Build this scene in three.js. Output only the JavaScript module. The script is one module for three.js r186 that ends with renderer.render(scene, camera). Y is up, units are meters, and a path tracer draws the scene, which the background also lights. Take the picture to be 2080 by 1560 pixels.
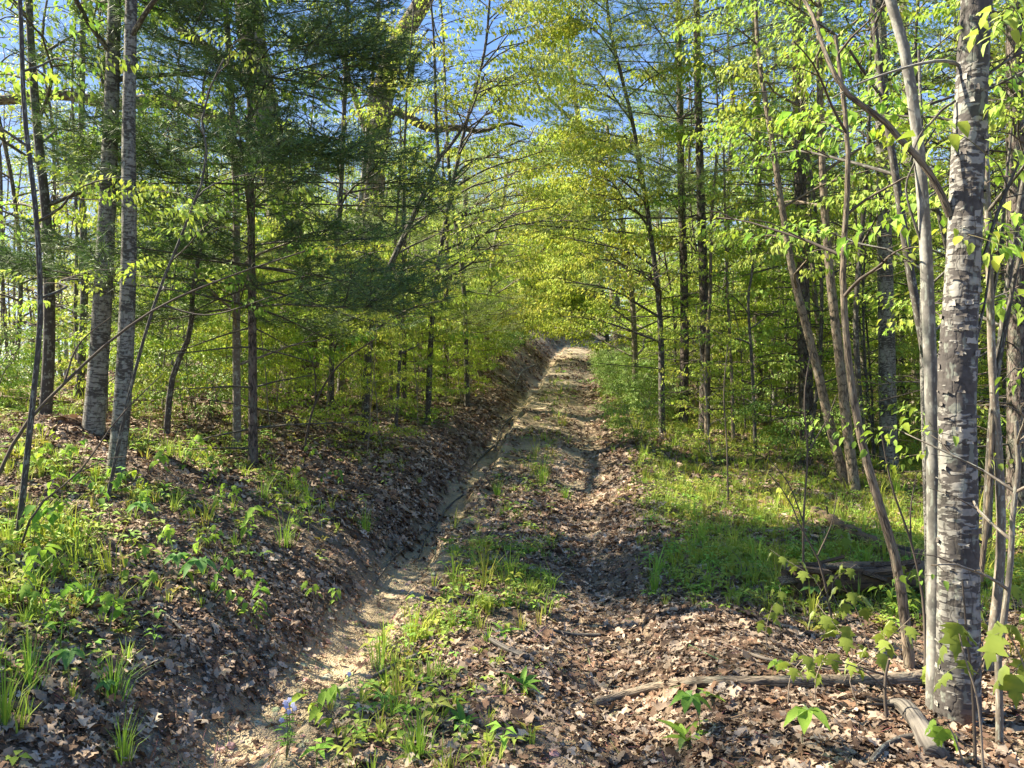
import * as THREE from 'three';
import { mergeGeometries } from 'three/addons/utils/BufferGeometryUtils.js';

// ---------------------------------------------------------------- camera, sky, sun, exposure
const scene = new THREE.Scene();
const EYE = 1.6, FPX = 1498;
const camera = new THREE.PerspectiveCamera(55, 4 / 3, 0.05, 2000);
camera.position.set(0, EYE, 0);
camera.lookAt(0, EYE, -10);
const renderer = new THREE.WebGLRenderer({ antialias: true });
renderer.toneMapping = THREE.LinearToneMapping;
renderer.toneMappingExposure = 4.3;
renderer.shadowMap.enabled = true;
const SUN_AZ = 74 * Math.PI / 180, SUN_EL = 46 * Math.PI / 180;      // to the left of straight ahead, above the horizon
const sunDir = new THREE.Vector3(-Math.sin(SUN_AZ) * Math.cos(SUN_EL), Math.sin(SUN_EL), -Math.cos(SUN_AZ) * Math.cos(SUN_EL));
const sun = new THREE.DirectionalLight(new THREE.Color(1, 0.9, 0.7), 5);
sun.position.copy(sunDir).multiplyScalar(80);
sun.castShadow = true;
sun.shadow.mapSize.set(4096, 4096);
Object.assign(sun.shadow.camera, { left: -45, right: 45, top: 45, bottom: -45, near: 1, far: 200 });
scene.add(sun, sun.target);
{
  const W = 256, H = 128, data = new Float32Array(W * H * 4), v = new THREE.Vector3();
  for (let j = 0; j < H; j++) for (let i = 0; i < W; i++) {
    const el = ((j + 0.5) / H - 0.5) * Math.PI, az = ((i + 0.5) / W - 0.5) * 2 * Math.PI;
    v.set(Math.cos(az) * Math.cos(el), Math.sin(el), Math.sin(az) * Math.cos(el));
    const up = Math.max(0, v.y), k = Math.exp(-up * 5.5), g = Math.pow(Math.max(0, v.dot(sunDir)), 5) * 0.35;
    const a = [0.075, 0.2, 0.5], b = [0.62, 0.7, 0.8];
    for (let c = 0; c < 3; c++) data[(j * W + i) * 4 + c] = 0.52 * (a[c] * (1 - k) + b[c] * k + g * [0.5, 0.5, 0.48][c]);
    data[(j * W + i) * 4 + 3] = 1;
  }
  const t = new THREE.DataTexture(data, W, H, THREE.RGBAFormat, THREE.FloatType);
  t.mapping = THREE.EquirectangularReflectionMapping; t.magFilter = THREE.LinearFilter; t.needsUpdate = true;
  scene.background = t; scene.environment = t;
}

// ---------------------------------------------------------------- random numbers and noise
const V = (x, y, z) => new THREE.Vector3(x, y, z);
function stream(seed) {
  let s = seed | 0;
  const f = () => { s = (s + 0x6d2b79f5) | 0; let t = Math.imul(s ^ (s >>> 15), 1 | s); t = (t + Math.imul(t ^ (t >>> 7), 61 | t)) ^ t; return ((t ^ (t >>> 14)) >>> 0) / 4294967296; };
  f.r = (a, b) => a + (b - a) * f();
  f.pick = (l) => l[Math.floor(f() * l.length) % l.length];
  f.g = () => (f() + f() + f() - 1.5) / 0.75;
  return f;
}
const hash = (x, y, s) => { let h = Math.imul(x, 374761393) ^ Math.imul(y, 668265263) ^ Math.imul(s + 17, 1274126177); h = Math.imul(h ^ (h >>> 13), 1274126177); h ^= h >>> 16; return (h >>> 0) / 4294967296; };
function noise(x, y, s = 0, px = 0, py = 0) {           // value noise 0..1, periodic when px, py are given
  const xi = Math.floor(x), yi = Math.floor(y), fx = x - xi, fy = y - yi, u = fx * fx * (3 - 2 * fx), w = fy * fy * (3 - 2 * fy);
  const m = (a, p) => (p ? ((a % p) + p) % p : a), h = (a, b) => hash(m(a, px), m(b, py), s);
  const a = h(xi, yi), b = h(xi + 1, yi), c = h(xi, yi + 1), d = h(xi + 1, yi + 1);
  return a + (b - a) * u + (c - a) * w + (a - b - c + d) * u * w;
}
function fbm(x, y, s = 0, oct = 4, px = 0, py = 0) {
  let v = 0, a = 0.5, t = 0;
  for (let i = 0; i < oct; i++) { v += a * noise(x, y, s + i, px, py); t += a; x *= 2; y *= 2; px *= 2; py *= 2; a *= 0.5; }
  return v / t;
}
const clamp = (x, a, b) => Math.min(b, Math.max(a, x));
const smooth = (a, b, x) => { const t = clamp((x - a) / (b - a), 0, 1); return t * t * (3 - 2 * t); };
const lerp = (a, b, t) => a + (b - a) * t;
function table(rows) {
  return (x) => {
    if (x <= rows[0][0]) return rows[0][1];
    const n = rows.length;
    if (x >= rows[n - 1][0]) return rows[n - 1][1];
    let i = 0;
    while (rows[i + 1][0] < x) i++;
    const [x0, y0] = rows[i], [x1, y1] = rows[i + 1], h = x1 - x0;
    const sl = (k) => (k <= 0 || k >= n - 1 ? (k <= 0 ? (rows[1][1] - rows[0][1]) / (rows[1][0] - rows[0][0]) : (rows[n - 1][1] - rows[n - 2][1]) / (rows[n - 1][0] - rows[n - 2][0])) : (rows[k + 1][1] - rows[k - 1][1]) / (rows[k + 1][0] - rows[k - 1][0]));
    const t = (x - x0) / h, t2 = t * t, t3 = t2 * t;
    return y0 * (2 * t3 - 3 * t2 + 1) + sl(i) * h * (t3 - 2 * t2 + t) + y1 * (3 * t2 - 2 * t3) + sl(i + 1) * h * (t3 - t2);
  };
}

// ---------------------------------------------------------------- the lie of the land (d = metres ahead of the camera)
const XC = table([[-60, -8], [-12, -1.6], [0, -0.62], [3.3, -0.39], [5.7, -0.19], [8.9, 0.06], [10.9, 0.29], [15, 0.7], [26.6, 1.86], [48, 4.3], [56, 6.3], [66, 10.5], [85, 22], [130, 50]]);
const YB = table([[-60, -1.2], [-10, -0.1], [0, 0], [7, 0.0], [8.9, 0.07], [10.9, 0.32], [15, 0.85], [26.6, 1.85], [48, 4.1], [56, 4.6], [75, 5.2], [130, 6.5], [300, 6.5]]);
const RP = table([[-60, -1], [0, 0], [8, 0.02], [12, 0.12], [18, 0.55], [26, 1.2], [48, 3.2], [75, 4.6], [300, 5]]);
const RUTL = -0.82, RUTR = 0.8;
function H(x, z) {
  const d = -z, u = x - XC(d), yb = YB(d);
  let h;
  if (u < -1.05) {
    const s = -1.05 - u, lip = smooth(16, 26, d), top = Math.max(1.52 + 0.012 * d, yb + 0.55 + 0.5 * smooth(12, 24, d));
    const f = lerp(1 - Math.exp(-s / 3.3), 1 - Math.exp(-Math.pow(s / 0.95, 1.6)), lip);
    h = lerp(yb, top, f);
    h -= s > 8 ? Math.min(14, 0.085 * Math.pow(s - 8, 1.2)) : 0;
  } else if (u > 1.15) {
    const s = u - 1.15;
    h = lerp(yb, RP(d), smooth(0.2, 6.5, s)) + 0.1 * Math.exp(-Math.pow((s - 0.5) / 0.5, 2));
    h -= s > 40 ? Math.min(12, 0.05 * (s - 40)) : 0;
  } else h = yb;
  // wheel ruts: the left one washed out deep with a steep inner wall
  const wob = (noise(d * 0.9, 3, 5) - 0.5) * 0.22, wr = (noise(d * 0.7, 9, 6) - 0.5) * 0.16;
  const l = u - RUTL - wob, deep = 0.13 + 0.13 * noise(d * 0.55, 1, 8) + 0.05 * smooth(6, 12, d);
  const far = 1 - smooth(40, 60, d);
  h -= far * deep * (l > 0 ? Math.exp(-Math.pow(l / 0.2, 4)) : Math.exp(-Math.pow(l / 0.42, 2)));
  h += far * 0.05 * Math.exp(-Math.pow((l - 0.3) / 0.13, 2));
  h -= far * (0.075 + 0.04 * noise(d * 0.5, 4, 9)) * Math.exp(-Math.pow((u - RUTR - wr) / 0.3, 2));
  h += 0.03 * Math.exp(-Math.pow(u / 0.35, 2)) * far;
  const away = smooth(1.2, 4, Math.abs(u));
  h += (fbm(x * 0.45, z * 0.45, 20, 3) - 0.5) * (0.1 + 0.35 * away) + (fbm(x * 2.3, z * 2.3, 24, 3) - 0.5) * 0.07;
  if (d < 30) h += (fbm(x * 9, z * 9, 31, 2) - 0.5) * 0.035;
  return h;
}
const P = (px, py, d) => V((px - 1040) / FPX * d, EYE - (py - 780) / FPX * d, -d);
function G(px, py) {                                                   // where that line of sight meets the ground
  for (let d = 1.6; d < 120; d *= 1.004) { const p = P(px, py, d); if (p.y <= H(p.x, p.z)) return V(p.x, H(p.x, p.z), p.z); }
  const p = P(px, py, 60); return V(p.x, H(p.x, p.z), p.z);
}
const onGround = (x, z, dy = 0) => V(x, H(x, z) + dy, z);
// how much bare clay, grass and litter the ground carries
function clay(x, z) {
  const d = -z, u = x - XC(d), n = fbm(x * 1.3, z * 1.3, 40, 3);
  const wob = (noise(d * 0.9, 3, 5) - 0.5) * 0.22;
  let c = Math.exp(-Math.pow((u - RUTL - wob - 0.08) / 0.36, 4)) * (0.8 + 0.6 * smooth(0.35, 0.6, n));
  c = Math.max(c, Math.exp(-Math.pow((u - RUTR) / 0.34, 4)) * smooth(0.38, 0.62, n) * (0.25 + 0.5 * smooth(5, 9, d)));
  c = Math.max(c, smooth(7, 12, d) * Math.exp(-Math.pow(u / 1.05, 6)) * (0.4 + 0.45 * smooth(0.35, 0.6, n)));
  c = Math.max(c, smooth(14, 22, d) * Math.exp(-Math.pow((u + 1.9) / 0.7, 4)) * 0.35 * smooth(0.4, 0.6, n));
  return clamp(c, 0, 1);
}
function green(x, z) {
  const d = -z, u = x - XC(d), n = fbm(x * 0.9, z * 0.9, 50, 3);
  let g = Math.exp(-Math.pow((u - 0.0) / 0.45, 4)) * (1 - smooth(6.5, 12, d) * 0.45) * (0.08 + 0.42 * smooth(0.42, 0.65, fbm(x * 3.1, z * 3.1, 55, 2))) * (0.4 + 0.6 * smooth(3, 7, d));
  const right = smooth(1.1, 2.2, u) * (1 - smooth(6.2, 9, u)) * smooth(4.6, 6.6, d) * (1 - smooth(17, 24, d));
  g = Math.max(g, right * (0.75 + 0.3 * smooth(0.35, 0.6, n)));
  g = Math.max(g, smooth(1.0, 1.5, u) * (1 - smooth(2.5, 4, u)) * smooth(11, 15, d) * 0.9);
  g = Math.max(g, smooth(1.3, 2.5, -u) * (0.4 + 0.2 * smooth(10, 14, d)) * smooth(0.38, 0.6, n));
  g = Math.max(g, Math.exp(-Math.pow((x + 6.6) / 1.8, 2) - Math.pow((d - 9.5) / 1.6, 2)) * 0.8);
  g = Math.max(g, smooth(2.5, 4, u) * 0.35 * smooth(0.45, 0.6, n));
  return clamp(g, 0, 1);
}

// ---------------------------------------------------------------- naming and tagging
const used = {};
function numbered(name) { const k = used[name] = (used[name] ?? -1) + 1; return k ? name + '_' + String(k).padStart(3, '0') : name; }
function tag(o, label, category, group, kind) { o.userData = { label }; if (category) o.userData.category = category; if (group) o.userData.group = group; if (kind) o.userData.kind = kind; return o; }
function thing(name, label, category, at, group) { const o = new THREE.Group(); o.name = numbered(name); o.position.copy(at); scene.add(o); return tag(o, label, category, group); }
function part(name, g, m, parent, kind) { const o = new THREE.Mesh(g, m); o.name = name; o.castShadow = o.receiveShadow = true; if (kind) o.userData.kind = kind; parent.add(o); return o; }
function swarm(name, g, m, list, parent, kind = 'stuff') {              // list of [Matrix4, Color]
  const o = new THREE.InstancedMesh(g, m, list.length);
  list.forEach(([mat, col], i) => { o.setMatrixAt(i, mat); if (col) o.setColorAt(i, col); });
  o.name = name; o.userData.kind = kind; o.castShadow = o.receiveShadow = true; parent.add(o); return o;
}

// ---------------------------------------------------------------- materials
function tex(w, h, f, srgb) {
  const data = new Uint8Array(w * h * 4);
  for (let j = 0; j < h; j++) for (let i = 0; i < w; i++) { const c = f(i / w, j / h); for (let k = 0; k < 3; k++) data[(j * w + i) * 4 + k] = clamp(c[k] * 255, 0, 255); data[(j * w + i) * 4 + 3] = 255; }
  const t = new THREE.DataTexture(data, w, h); t.wrapS = t.wrapT = THREE.RepeatWrapping; t.magFilter = THREE.LinearFilter; t.minFilter = THREE.LinearMipmapLinearFilter; t.generateMipmaps = true; t.needsUpdate = true;
  if (srgb) t.colorSpace = THREE.SRGBColorSpace;
  return t;
}
const toS = (c) => c.map((x) => (x <= 0.0031308 ? x * 12.92 : 1.055 * Math.pow(x, 1 / 2.4) - 0.055));
const mixc = (a, b, t) => a.map((x, i) => x + (b[i] - x) * t);
// bark textures: u once round (about 0.5 m), v along
function barkSet(f, w = 384, h = 768, bump = 0.004) {
  const cache = new Map();
  const at = (u, v) => { const k = u * 4096 * 8192 + v * 4096; let c = cache.get(k); if (!c) cache.set(k, c = f(u, v)); return c; };
  const map = tex(w, h, (u, v) => toS(at(u, v)[0]), true), b = tex(w, h, (u, v) => { const x = at(u, v)[1]; return [x, x, x]; });
  return new THREE.MeshStandardMaterial({ map, bumpMap: b, bumpScale: bump, roughness: 0.92 });
}
const birchF = (whiteness, dark, pale) => (u, v) => {
  const big = fbm(u * 3, v * 6, 60, 3, 3, 6), n = fbm(u * 11, v * 96, 61, 4, 11, 96), f2 = fbm(u * 26, v * 120, 62, 2, 26, 120), lent = noise(u * 9, v * 90, 63, 9, 90);
  const crack = Math.pow(1 - Math.abs(2 * fbm(u * 10, v * 12, 65, 4, 10, 12) - 1), 12), patch = smooth(0.485, 0.545, n * 0.78 + big * 0.5 + whiteness - 0.125);
  let c = mixc(dark.map((x) => x * (0.7 + 0.6 * f2)), pale.map((x) => x * (0.82 + 0.3 * f2)), patch);
  if (patch > 0.5 && lent > 0.78) c = mixc(c, dark, 0.7);
  c = mixc(c, [0.05, 0.042, 0.037], crack * 0.85);
  const lich = smooth(0.62, 0.7, fbm(u * 14, v * 28, 66, 3, 14, 28)) * 0.35;
  c = mixc(c, [0.33, 0.36, 0.3], lich);
  return [c, 0.35 + patch * 0.3 + f2 * 0.25 - crack * 0.4];
};
const furrowF = (dark, ridge, lichen) => (u, v) => {
  const wx = (fbm(u * 6, v * 8, 71, 2, 6, 8) - 0.5) * 0.16, r1 = fbm((u + wx) * 14, v * 9, 70, 3, 14, 9), rid = 1 - Math.abs(2 * r1 - 1), fine = fbm(u * 40, v * 60, 72, 2, 40, 60);
  const h = smooth(0.98, 0.72, rid);
  let c = mixc(dark, ridge, h).map((x) => x * (0.65 + 0.7 * fine));
  c = mixc(c, [0.3, 0.33, 0.26], smooth(0.58, 0.7, fbm(u * 9, v * 14, 75, 3, 9, 14)) * lichen);
  return [c, h * 0.75 + fine * 0.25];
};
const smoothF = (base, spot, lichen) => (u, v) => {
  const a = fbm(u * 5, v * 12, 80, 4, 5, 12), l = fbm(u * 10, v * 80, 81, 2, 10, 80), s = smooth(0.6, 0.72, fbm(u * 16, v * 32, 83, 3, 16, 32));
  let c = mixc(base, spot, smooth(0.45, 0.7, a)).map((x) => x * (0.8 + 0.4 * l));
  c = mixc(c, [0.42, 0.45, 0.38], s * lichen);
  return [c, 0.5 + l * 0.2 + a * 0.2];
};
const C = (r, g, b) => new THREE.Color().setRGB(r, g, b);
const M = {
  birch: barkSet(birchF(-0.085, [0.072, 0.063, 0.058], [0.27, 0.255, 0.23]), 512, 1024, 0.006),
  paleBirch: barkSet(birchF(0.0, [0.06, 0.053, 0.046], [0.22, 0.21, 0.185]), 384, 768, 0.005),
  oak: barkSet(furrowF([0.045, 0.035, 0.028], [0.2, 0.16, 0.12], 0.4), 384, 768, 0.02),
  pine: barkSet(furrowF([0.035, 0.027, 0.023], [0.13, 0.1, 0.085], 0.25), 384, 768, 0.01),
  maple: barkSet(smoothF([0.15, 0.125, 0.1], [0.24, 0.2, 0.155], 0.5), 256, 512, 0.004),
  dark: barkSet(smoothF([0.055, 0.047, 0.041], [0.1, 0.085, 0.07], 0.35), 256, 512, 0.004),
  beech: barkSet(smoothF([0.15, 0.14, 0.125], [0.29, 0.275, 0.245], 0.5), 256, 512, 0.004),
  tan: barkSet(furrowF([0.07, 0.053, 0.038], [0.2, 0.155, 0.11], 0.2), 256, 512, 0.005),
  grey: barkSet((u, v) => { const a = fbm(u * 24, v * 3, 90, 4, 24, 3), k = smooth(0.38, 0.3, a); return [mixc([0.17, 0.15, 0.128].map((x) => x * (0.4 + 0.8 * a)), [0.06, 0.05, 0.045], k), a - k * 0.3]; }, 256, 512, 0.006),
  rot: barkSet((u, v) => { const a = fbm(u * 14, v * 6, 93, 4, 14, 6), k = smooth(0.45, 0.3, a); return [mixc([0.1, 0.066, 0.042].map((x) => x * (0.5 + 1.0 * a)), [0.03, 0.02, 0.014], k), a]; }, 256, 512, 0.012),
  twig: new THREE.MeshStandardMaterial({ color: new THREE.Color(0.085, 0.066, 0.052), roughness: 0.9 }),
  paleTwig: new THREE.MeshStandardMaterial({ color: new THREE.Color(0.25, 0.2, 0.155), roughness: 0.9 }),
  stem: new THREE.MeshStandardMaterial({ color: new THREE.Color(0.15, 0.16, 0.06), roughness: 0.8 }),
};
const leafMat = (t = 0.5, r = 0.85, spec = 0.35) => new THREE.MeshPhysicalMaterial({ color: 0xffffff, roughness: r, transmission: t, thickness: 0, specularIntensity: spec, side: THREE.DoubleSide });
M.leaf = leafMat(0.54);
M.sprayLeaf = leafMat(0.54); M.sprayLeaf.vertexColors = true; M.needle = leafMat(0.42, 0.6, 0.6); M.needle.vertexColors = true;   // leaf by leaf tones
M.greenTwig = new THREE.MeshStandardMaterial({ color: C(0.26, 0.18, 0.6), roughness: 0.9 });   // this year's twigs; the tint of the spray makes it olive brown
M.grass = leafMat(0.5, 0.75);
M.dryLeaf = leafMat(0.18, 0.8, 0.35);
// openings in the canopy: where the photograph shows sun on the ground, nothing leafy stands between it and the sun
const GAPS = [[3.4, -10.6, 2.8, 3.2], [1.1, -8, 0.95, 1.2], [1.9, -4.8, 1.1, 0.55], [-2.7, -9.4, 1.2, 0.8], [-0.95, -6.2, 0.45, 0.9], [0.1, -9, 0.5, 1], [-1.2, -3.3, 0.2, 0.25], [0.2, -5.9, 0.6, 0.3]];
function inGap(p, k = 1) {
  let t = p.y / sunDir.y, x = p.x - sunDir.x * t, z = p.z - sunDir.z * t;
  t = (p.y - H(x, z)) / sunDir.y; x = p.x - sunDir.x * t; z = p.z - sunDir.z * t;
  return t > 0.8 && GAPS.some(([a, b, rx, rz]) => ((x - a) / rx) ** 2 + ((z - b) / rz) ** 2 < k);
}

// ---------------------------------------------------------------- small geometry builders
class GB {
  constructor() { this.p = []; this.i = []; this.c = null; }
  tone(r, g, b) { this.c ??= []; while (this.c.length < this.p.length) this.c.push(r, g, b); }
  v(a) { this.p.push(a.x, a.y, a.z); return this.p.length / 3 - 1; }
  tri(a, b, c) { this.i.push(a, b, c); }
  build() { const g = new THREE.BufferGeometry(); g.setAttribute('position', new THREE.Float32BufferAttribute(this.p, 3)); if (this.c) g.setAttribute('color', new THREE.Float32BufferAttribute(this.c, 3)); g.setIndex(this.i); g.computeVertexNormals(); return g; }
}
// a leaf folded along its midrib, hanging a little: 4 triangles, or 8 when fine
function addLeaf(b, o, dir, up, len, wid, fold = 0.25, droop = 0.3, fine = false) {
  const d = dir.clone().normalize(), side = V().crossVectors(d, up).normalize(), n = V().crossVectors(side, d).normalize();
  const q = (t, s, y) => b.v(o.clone().addScaledVector(d, t * len).addScaledVector(side, s * wid).addScaledVector(n, y * len));
  if (!fine) {
    const a = q(0, 0, 0), l = q(0.45, -0.5, fold * 0.5 - droop * 0.2), m = q(0.5, 0, -droop * 0.25), r = q(0.45, 0.5, fold * 0.5 - droop * 0.2), t = q(1, 0, -droop);
    b.tri(a, l, m); b.tri(a, m, r); b.tri(l, t, m); b.tri(m, t, r); return;
  }
  const a = q(0, 0, 0), m1 = q(0.33, 0, -droop * 0.1), m2 = q(0.68, 0, -droop * 0.45), l1 = q(0.27, -0.45, fold * 0.4), r1 = q(0.27, 0.45, fold * 0.4), l2 = q(0.62, -0.42, fold * 0.35 - droop * 0.35), r2 = q(0.62, 0.42, fold * 0.35 - droop * 0.35), t = q(1, 0, -droop);
  b.tri(a, l1, m1); b.tri(a, m1, r1); b.tri(l1, l2, m2); b.tri(l1, m2, m1); b.tri(m1, m2, r2); b.tri(m1, r2, r1); b.tri(l2, t, m2); b.tri(m2, t, r2);
}
// a lobed leaf: outline in (along, across), fanned from its midrib and curled
function lobed(b, o, dir, up, size, outline, curl = 0.3, roll = 0.2, wave = 0) {
  const d = dir.clone().normalize(), side = V().crossVectors(d, up).normalize(), n = V().crossVectors(side, d).normalize();
  const q = (t, s) => b.v(o.clone().addScaledVector(d, t * size).addScaledVector(side, s * size).addScaledVector(n, size * (-curl * t * t + roll * Math.abs(s) + wave * Math.sin(t * 9 + s * 7) * 0.1)));
  const rib = [0, 0.25, 0.5, 0.75, 1].map((t) => q(t, 0));
  for (const sgn of [-1, 1]) {
    let prev = rib[0], pk = 0;
    for (const [t, s] of outline) {
      const v = q(t, s * sgn), k = clamp(Math.round(t * 4), 0, 4);
      if (k !== pk && k > pk) { sgn > 0 ? b.tri(rib[pk], rib[k], prev) : b.tri(rib[pk], prev, rib[k]); pk = k; }
      sgn > 0 ? b.tri(rib[pk], v, prev) : b.tri(rib[pk], prev, v);
      prev = v;
    }
    sgn > 0 ? b.tri(rib[pk], rib[4], prev) : b.tri(rib[pk], prev, rib[4]);
  }
}
const OAK = [[0.12, 0.05], [0.22, 0.2], [0.28, 0.07], [0.38, 0.1], [0.5, 0.33], [0.53, 0.09], [0.62, 0.1], [0.76, 0.27], [0.78, 0.08], [0.9, 0.12]];
const BLUNT = [[0.1, 0.06], [0.3, 0.2], [0.4, 0.15], [0.55, 0.26], [0.64, 0.17], [0.78, 0.22], [0.92, 0.1]];
const MAPLE = [[-0.04, 0.2], [0.1, 0.42], [0.18, 0.3], [0.3, 0.34], [0.48, 0.52], [0.52, 0.3], [0.48, 0.17], [0.68, 0.2], [0.74, 0.1]];
// a tapered tube along points; uv round in whole turns, v in metres over vs
function tube(pts, rad, seg = 6, vs = 1, us = 0.5, shape) {
  const n = pts.length, pos = [], uv = [], idx = [];
  const tan = pts.map((p, i) => V().subVectors(pts[Math.min(n - 1, i + 1)], pts[Math.max(0, i - 1)]).normalize());
  let N = V(1, 0, 0); if (Math.abs(tan[0].dot(N)) > 0.9) N = V(0, 0, 1);
  const turns = Math.max(1, Math.round(2 * Math.PI * rad(0) / us));
  let len = 0;
  for (let i = 0; i < n; i++) {
    if (i) len += pts[i].distanceTo(pts[i - 1]);
    N.addScaledVector(tan[i], -N.dot(tan[i])).normalize();
    const B = V().crossVectors(tan[i], N), t = i / (n - 1);
    for (let j = 0; j <= seg; j++) {
      const a = j / seg * Math.PI * 2, r = rad(t) * (shape ? shape(t, (j % seg) / seg, len) : 1), c = Math.cos(a) * r, s = Math.sin(a) * r;
      pos.push(pts[i].x + N.x * c + B.x * s, pts[i].y + N.y * c + B.y * s, pts[i].z + N.z * c + B.z * s);
      uv.push(j / seg * turns, len / vs);
    }
  }
  const w = seg + 1;
  for (let i = 0; i < n - 1; i++) for (let j = 0; j < seg; j++) { const a = i * w + j; idx.push(a, a + 1, a + w, a + 1, a + w + 1, a + w); }
  for (const [row, flip] of [[0, 0], [n - 1, 1]]) {                    // caps
    const c = pos.length / 3; pos.push(pts[row].x, pts[row].y, pts[row].z); uv.push(0.5, row ? len / vs : 0);
    for (let j = 0; j < seg; j++) { const a = row * w + j; flip ? idx.push(c, a, a + 1) : idx.push(c, a + 1, a); }
  }
  const g = new THREE.BufferGeometry();
  g.setAttribute('position', new THREE.Float32BufferAttribute(pos, 3)); g.setAttribute('uv', new THREE.Float32BufferAttribute(uv, 2)); g.setIndex(idx); g.computeVertexNormals();
  const nn = g.attributes.normal;                                      // join the seam
  for (let i = 0; i < n; i++) { const a = i * w, b = a + seg, x = nn.getX(a) + nn.getX(b), y = nn.getY(a) + nn.getY(b), z = nn.getZ(a) + nn.getZ(b), l = Math.hypot(x, y, z) || 1; nn.setXYZ(a, x / l, y / l, z / l); nn.setXYZ(b, x / l, y / l, z / l); }
  return g;
}
const curve = (pts, n) => new THREE.CatmullRomCurve3(pts, false, 'centripetal').getSpacedPoints(n);

// ---------------------------------------------------------------- sprays: the leafy or needled twigs that crowns are made of, drooping, along +x
function spray(leaves, twig) { twig.deleteAttribute('uv'); twig.setAttribute('color', new THREE.BufferAttribute(new Float32Array(twig.attributes.position.count * 3).fill(1), 3)); return mergeGeometries([leaves, twig], true); }   // leaves and their twig, each with its own material
function broadSpray(seed, { len = 0.55, leaves = 18, size = 0.075, wid = 0.55, spread = 0.16, droop = 0.35, hang = 0.5, fine = false, twig = 0.0028 } = {}) {
  const r = stream(seed), b = new GB(), tw = [V(0, 0, 0), V(len * 0.4, r.r(0, 0.03), r.r(-0.03, 0.03)), V(len, r.r(-0.06, 0.02), r.r(-0.06, 0.06))], at = curve(tw, 8);
  const ribbon = (p, q, w) => { const a = b.v(p), c = b.v(q), e = b.v(p.clone().add(V(0, w, 0))), f = b.v(p.clone().add(V(0, 0, w))); b.tri(a, c, e); b.tri(a, f, c); };
  const tg = tube(at, (t) => twig * (1 - 0.6 * t), 3);
  for (let k = 0; k < leaves; k++) {
    const t = 0.12 + 0.88 * (k + r()) / leaves, s = k % 2 ? 1 : -1, p0 = at[Math.min(8, Math.floor(t * 8.99))].clone();
    const o = p0.add(V(r.r(-0.03, 0.05), r.r(-0.05, 0.05), s * r.r(0.02, spread) * (1.15 - 0.6 * t)));
    const dir = V(r.r(0.1, 0.9), -hang * r.r(0.2, 1.5), s * r.r(0.2, 0.9)), up = V(r.r(-0.5, 0.5), 1, r.r(-0.5, 0.5)), l = size * r.r(0.5, 1.3);
    addLeaf(b, o, dir, up, l, l * wid * r.r(0.8, 1.1), r.r(0.1, 0.45), droop * r.r(0.3, 1.4), fine);
    const tv = r.r(0.72, 1.25), tr = r.r(0.85, 1.12); b.tone(tv * tr, tv, tv * r.r(0.7, 1.3));
  }
  return spray(b.build(), tg);
}
function pineSpray(seed, { len = 0.5, tufts = 11, needles = 16, nl = 0.1, w = 0.0022, side = 0.14 } = {}) {
  const r = stream(seed), b = new GB(), tgs = [tube(curve([V(0, 0, 0), V(len * 0.5, -0.01, 0), V(len, 0.05, 0)], 5), (t) => 0.004 * (1 - 0.6 * t), 3)];
  for (let k = 0; k < tufts; k++) {
    const t = 0.25 + 0.75 * k / (tufts - 1), s = k % 2 ? 1 : -1, off = k === tufts - 1 ? 0 : r.r(0.3, 1) * side * (1.3 - t);
    const o = V(len * t - 0.02, 0.05 * t * t + r.r(-0.05, 0.07), s * off), ax = V(0.8, r.r(0, 0.4), k === tufts - 1 ? 0 : s * 0.7).normalize();
    tgs.push(tube([V(len * t - 0.07, 0.04 * t * t, 0), o], () => 0.002, 3));
    for (let j = 0; j < needles; j++) {
      const d = ax.clone().multiplyScalar(r.r(0.15, 1)).add(V(r.g(), r.g() * 0.8 - 0.05, r.g()).multiplyScalar(0.55)).normalize(), l = nl * r.r(0.7, 1.15), q = V(r.g(), r.g(), r.g()).cross(d).normalize().multiplyScalar(w);
      const base = o.clone().addScaledVector(ax, -r() * 0.05);
      const a = b.v(base.clone().add(q)), c = b.v(base.clone().sub(q)), e = b.v(base.clone().addScaledVector(d, l).add(V(0, -l * 0.12, 0)));
      b.tri(a, c, e);
    }
    const tv = r.r(0.7, 1.15); b.tone(tv, tv, tv);
  }
  return spray(b.build(), mergeGeometries(tgs));
}
const SPRAY = {
  maple: [1, 2, 3].map((s) => broadSpray(s, { leaves: 40, size: 0.076, wid: 0.6, hang: 0.7 })),
  fine: [4, 5, 6].map((s) => broadSpray(s, { leaves: 44, size: 0.062, wid: 0.55, hang: 0.35, len: 0.6, spread: 0.2 })),
  bud: [7, 8].map((s) => broadSpray(s, { leaves: 14, size: 0.03, wid: 0.6, hang: 0.2, len: 0.6, spread: 0.12 })),
  near: [9, 10].map((s) => broadSpray(s, { leaves: 16, size: 0.06, wid: 0.6, hang: 0.7, fine: true, len: 0.5, spread: 0.12 })),
  far: [11, 12].map((s) => broadSpray(s, { leaves: 34, size: 0.14, wid: 0.6, hang: 0.4, len: 1.1, spread: 0.4, twig: 0.004 })),
  pine: [21, 22, 23].map((s) => pineSpray(s)),
  farPine: [24].map((s) => pineSpray(s, { len: 0.9, tufts: 13, needles: 18, nl: 0.15, w: 0.005, side: 0.28 })),
};
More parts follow.
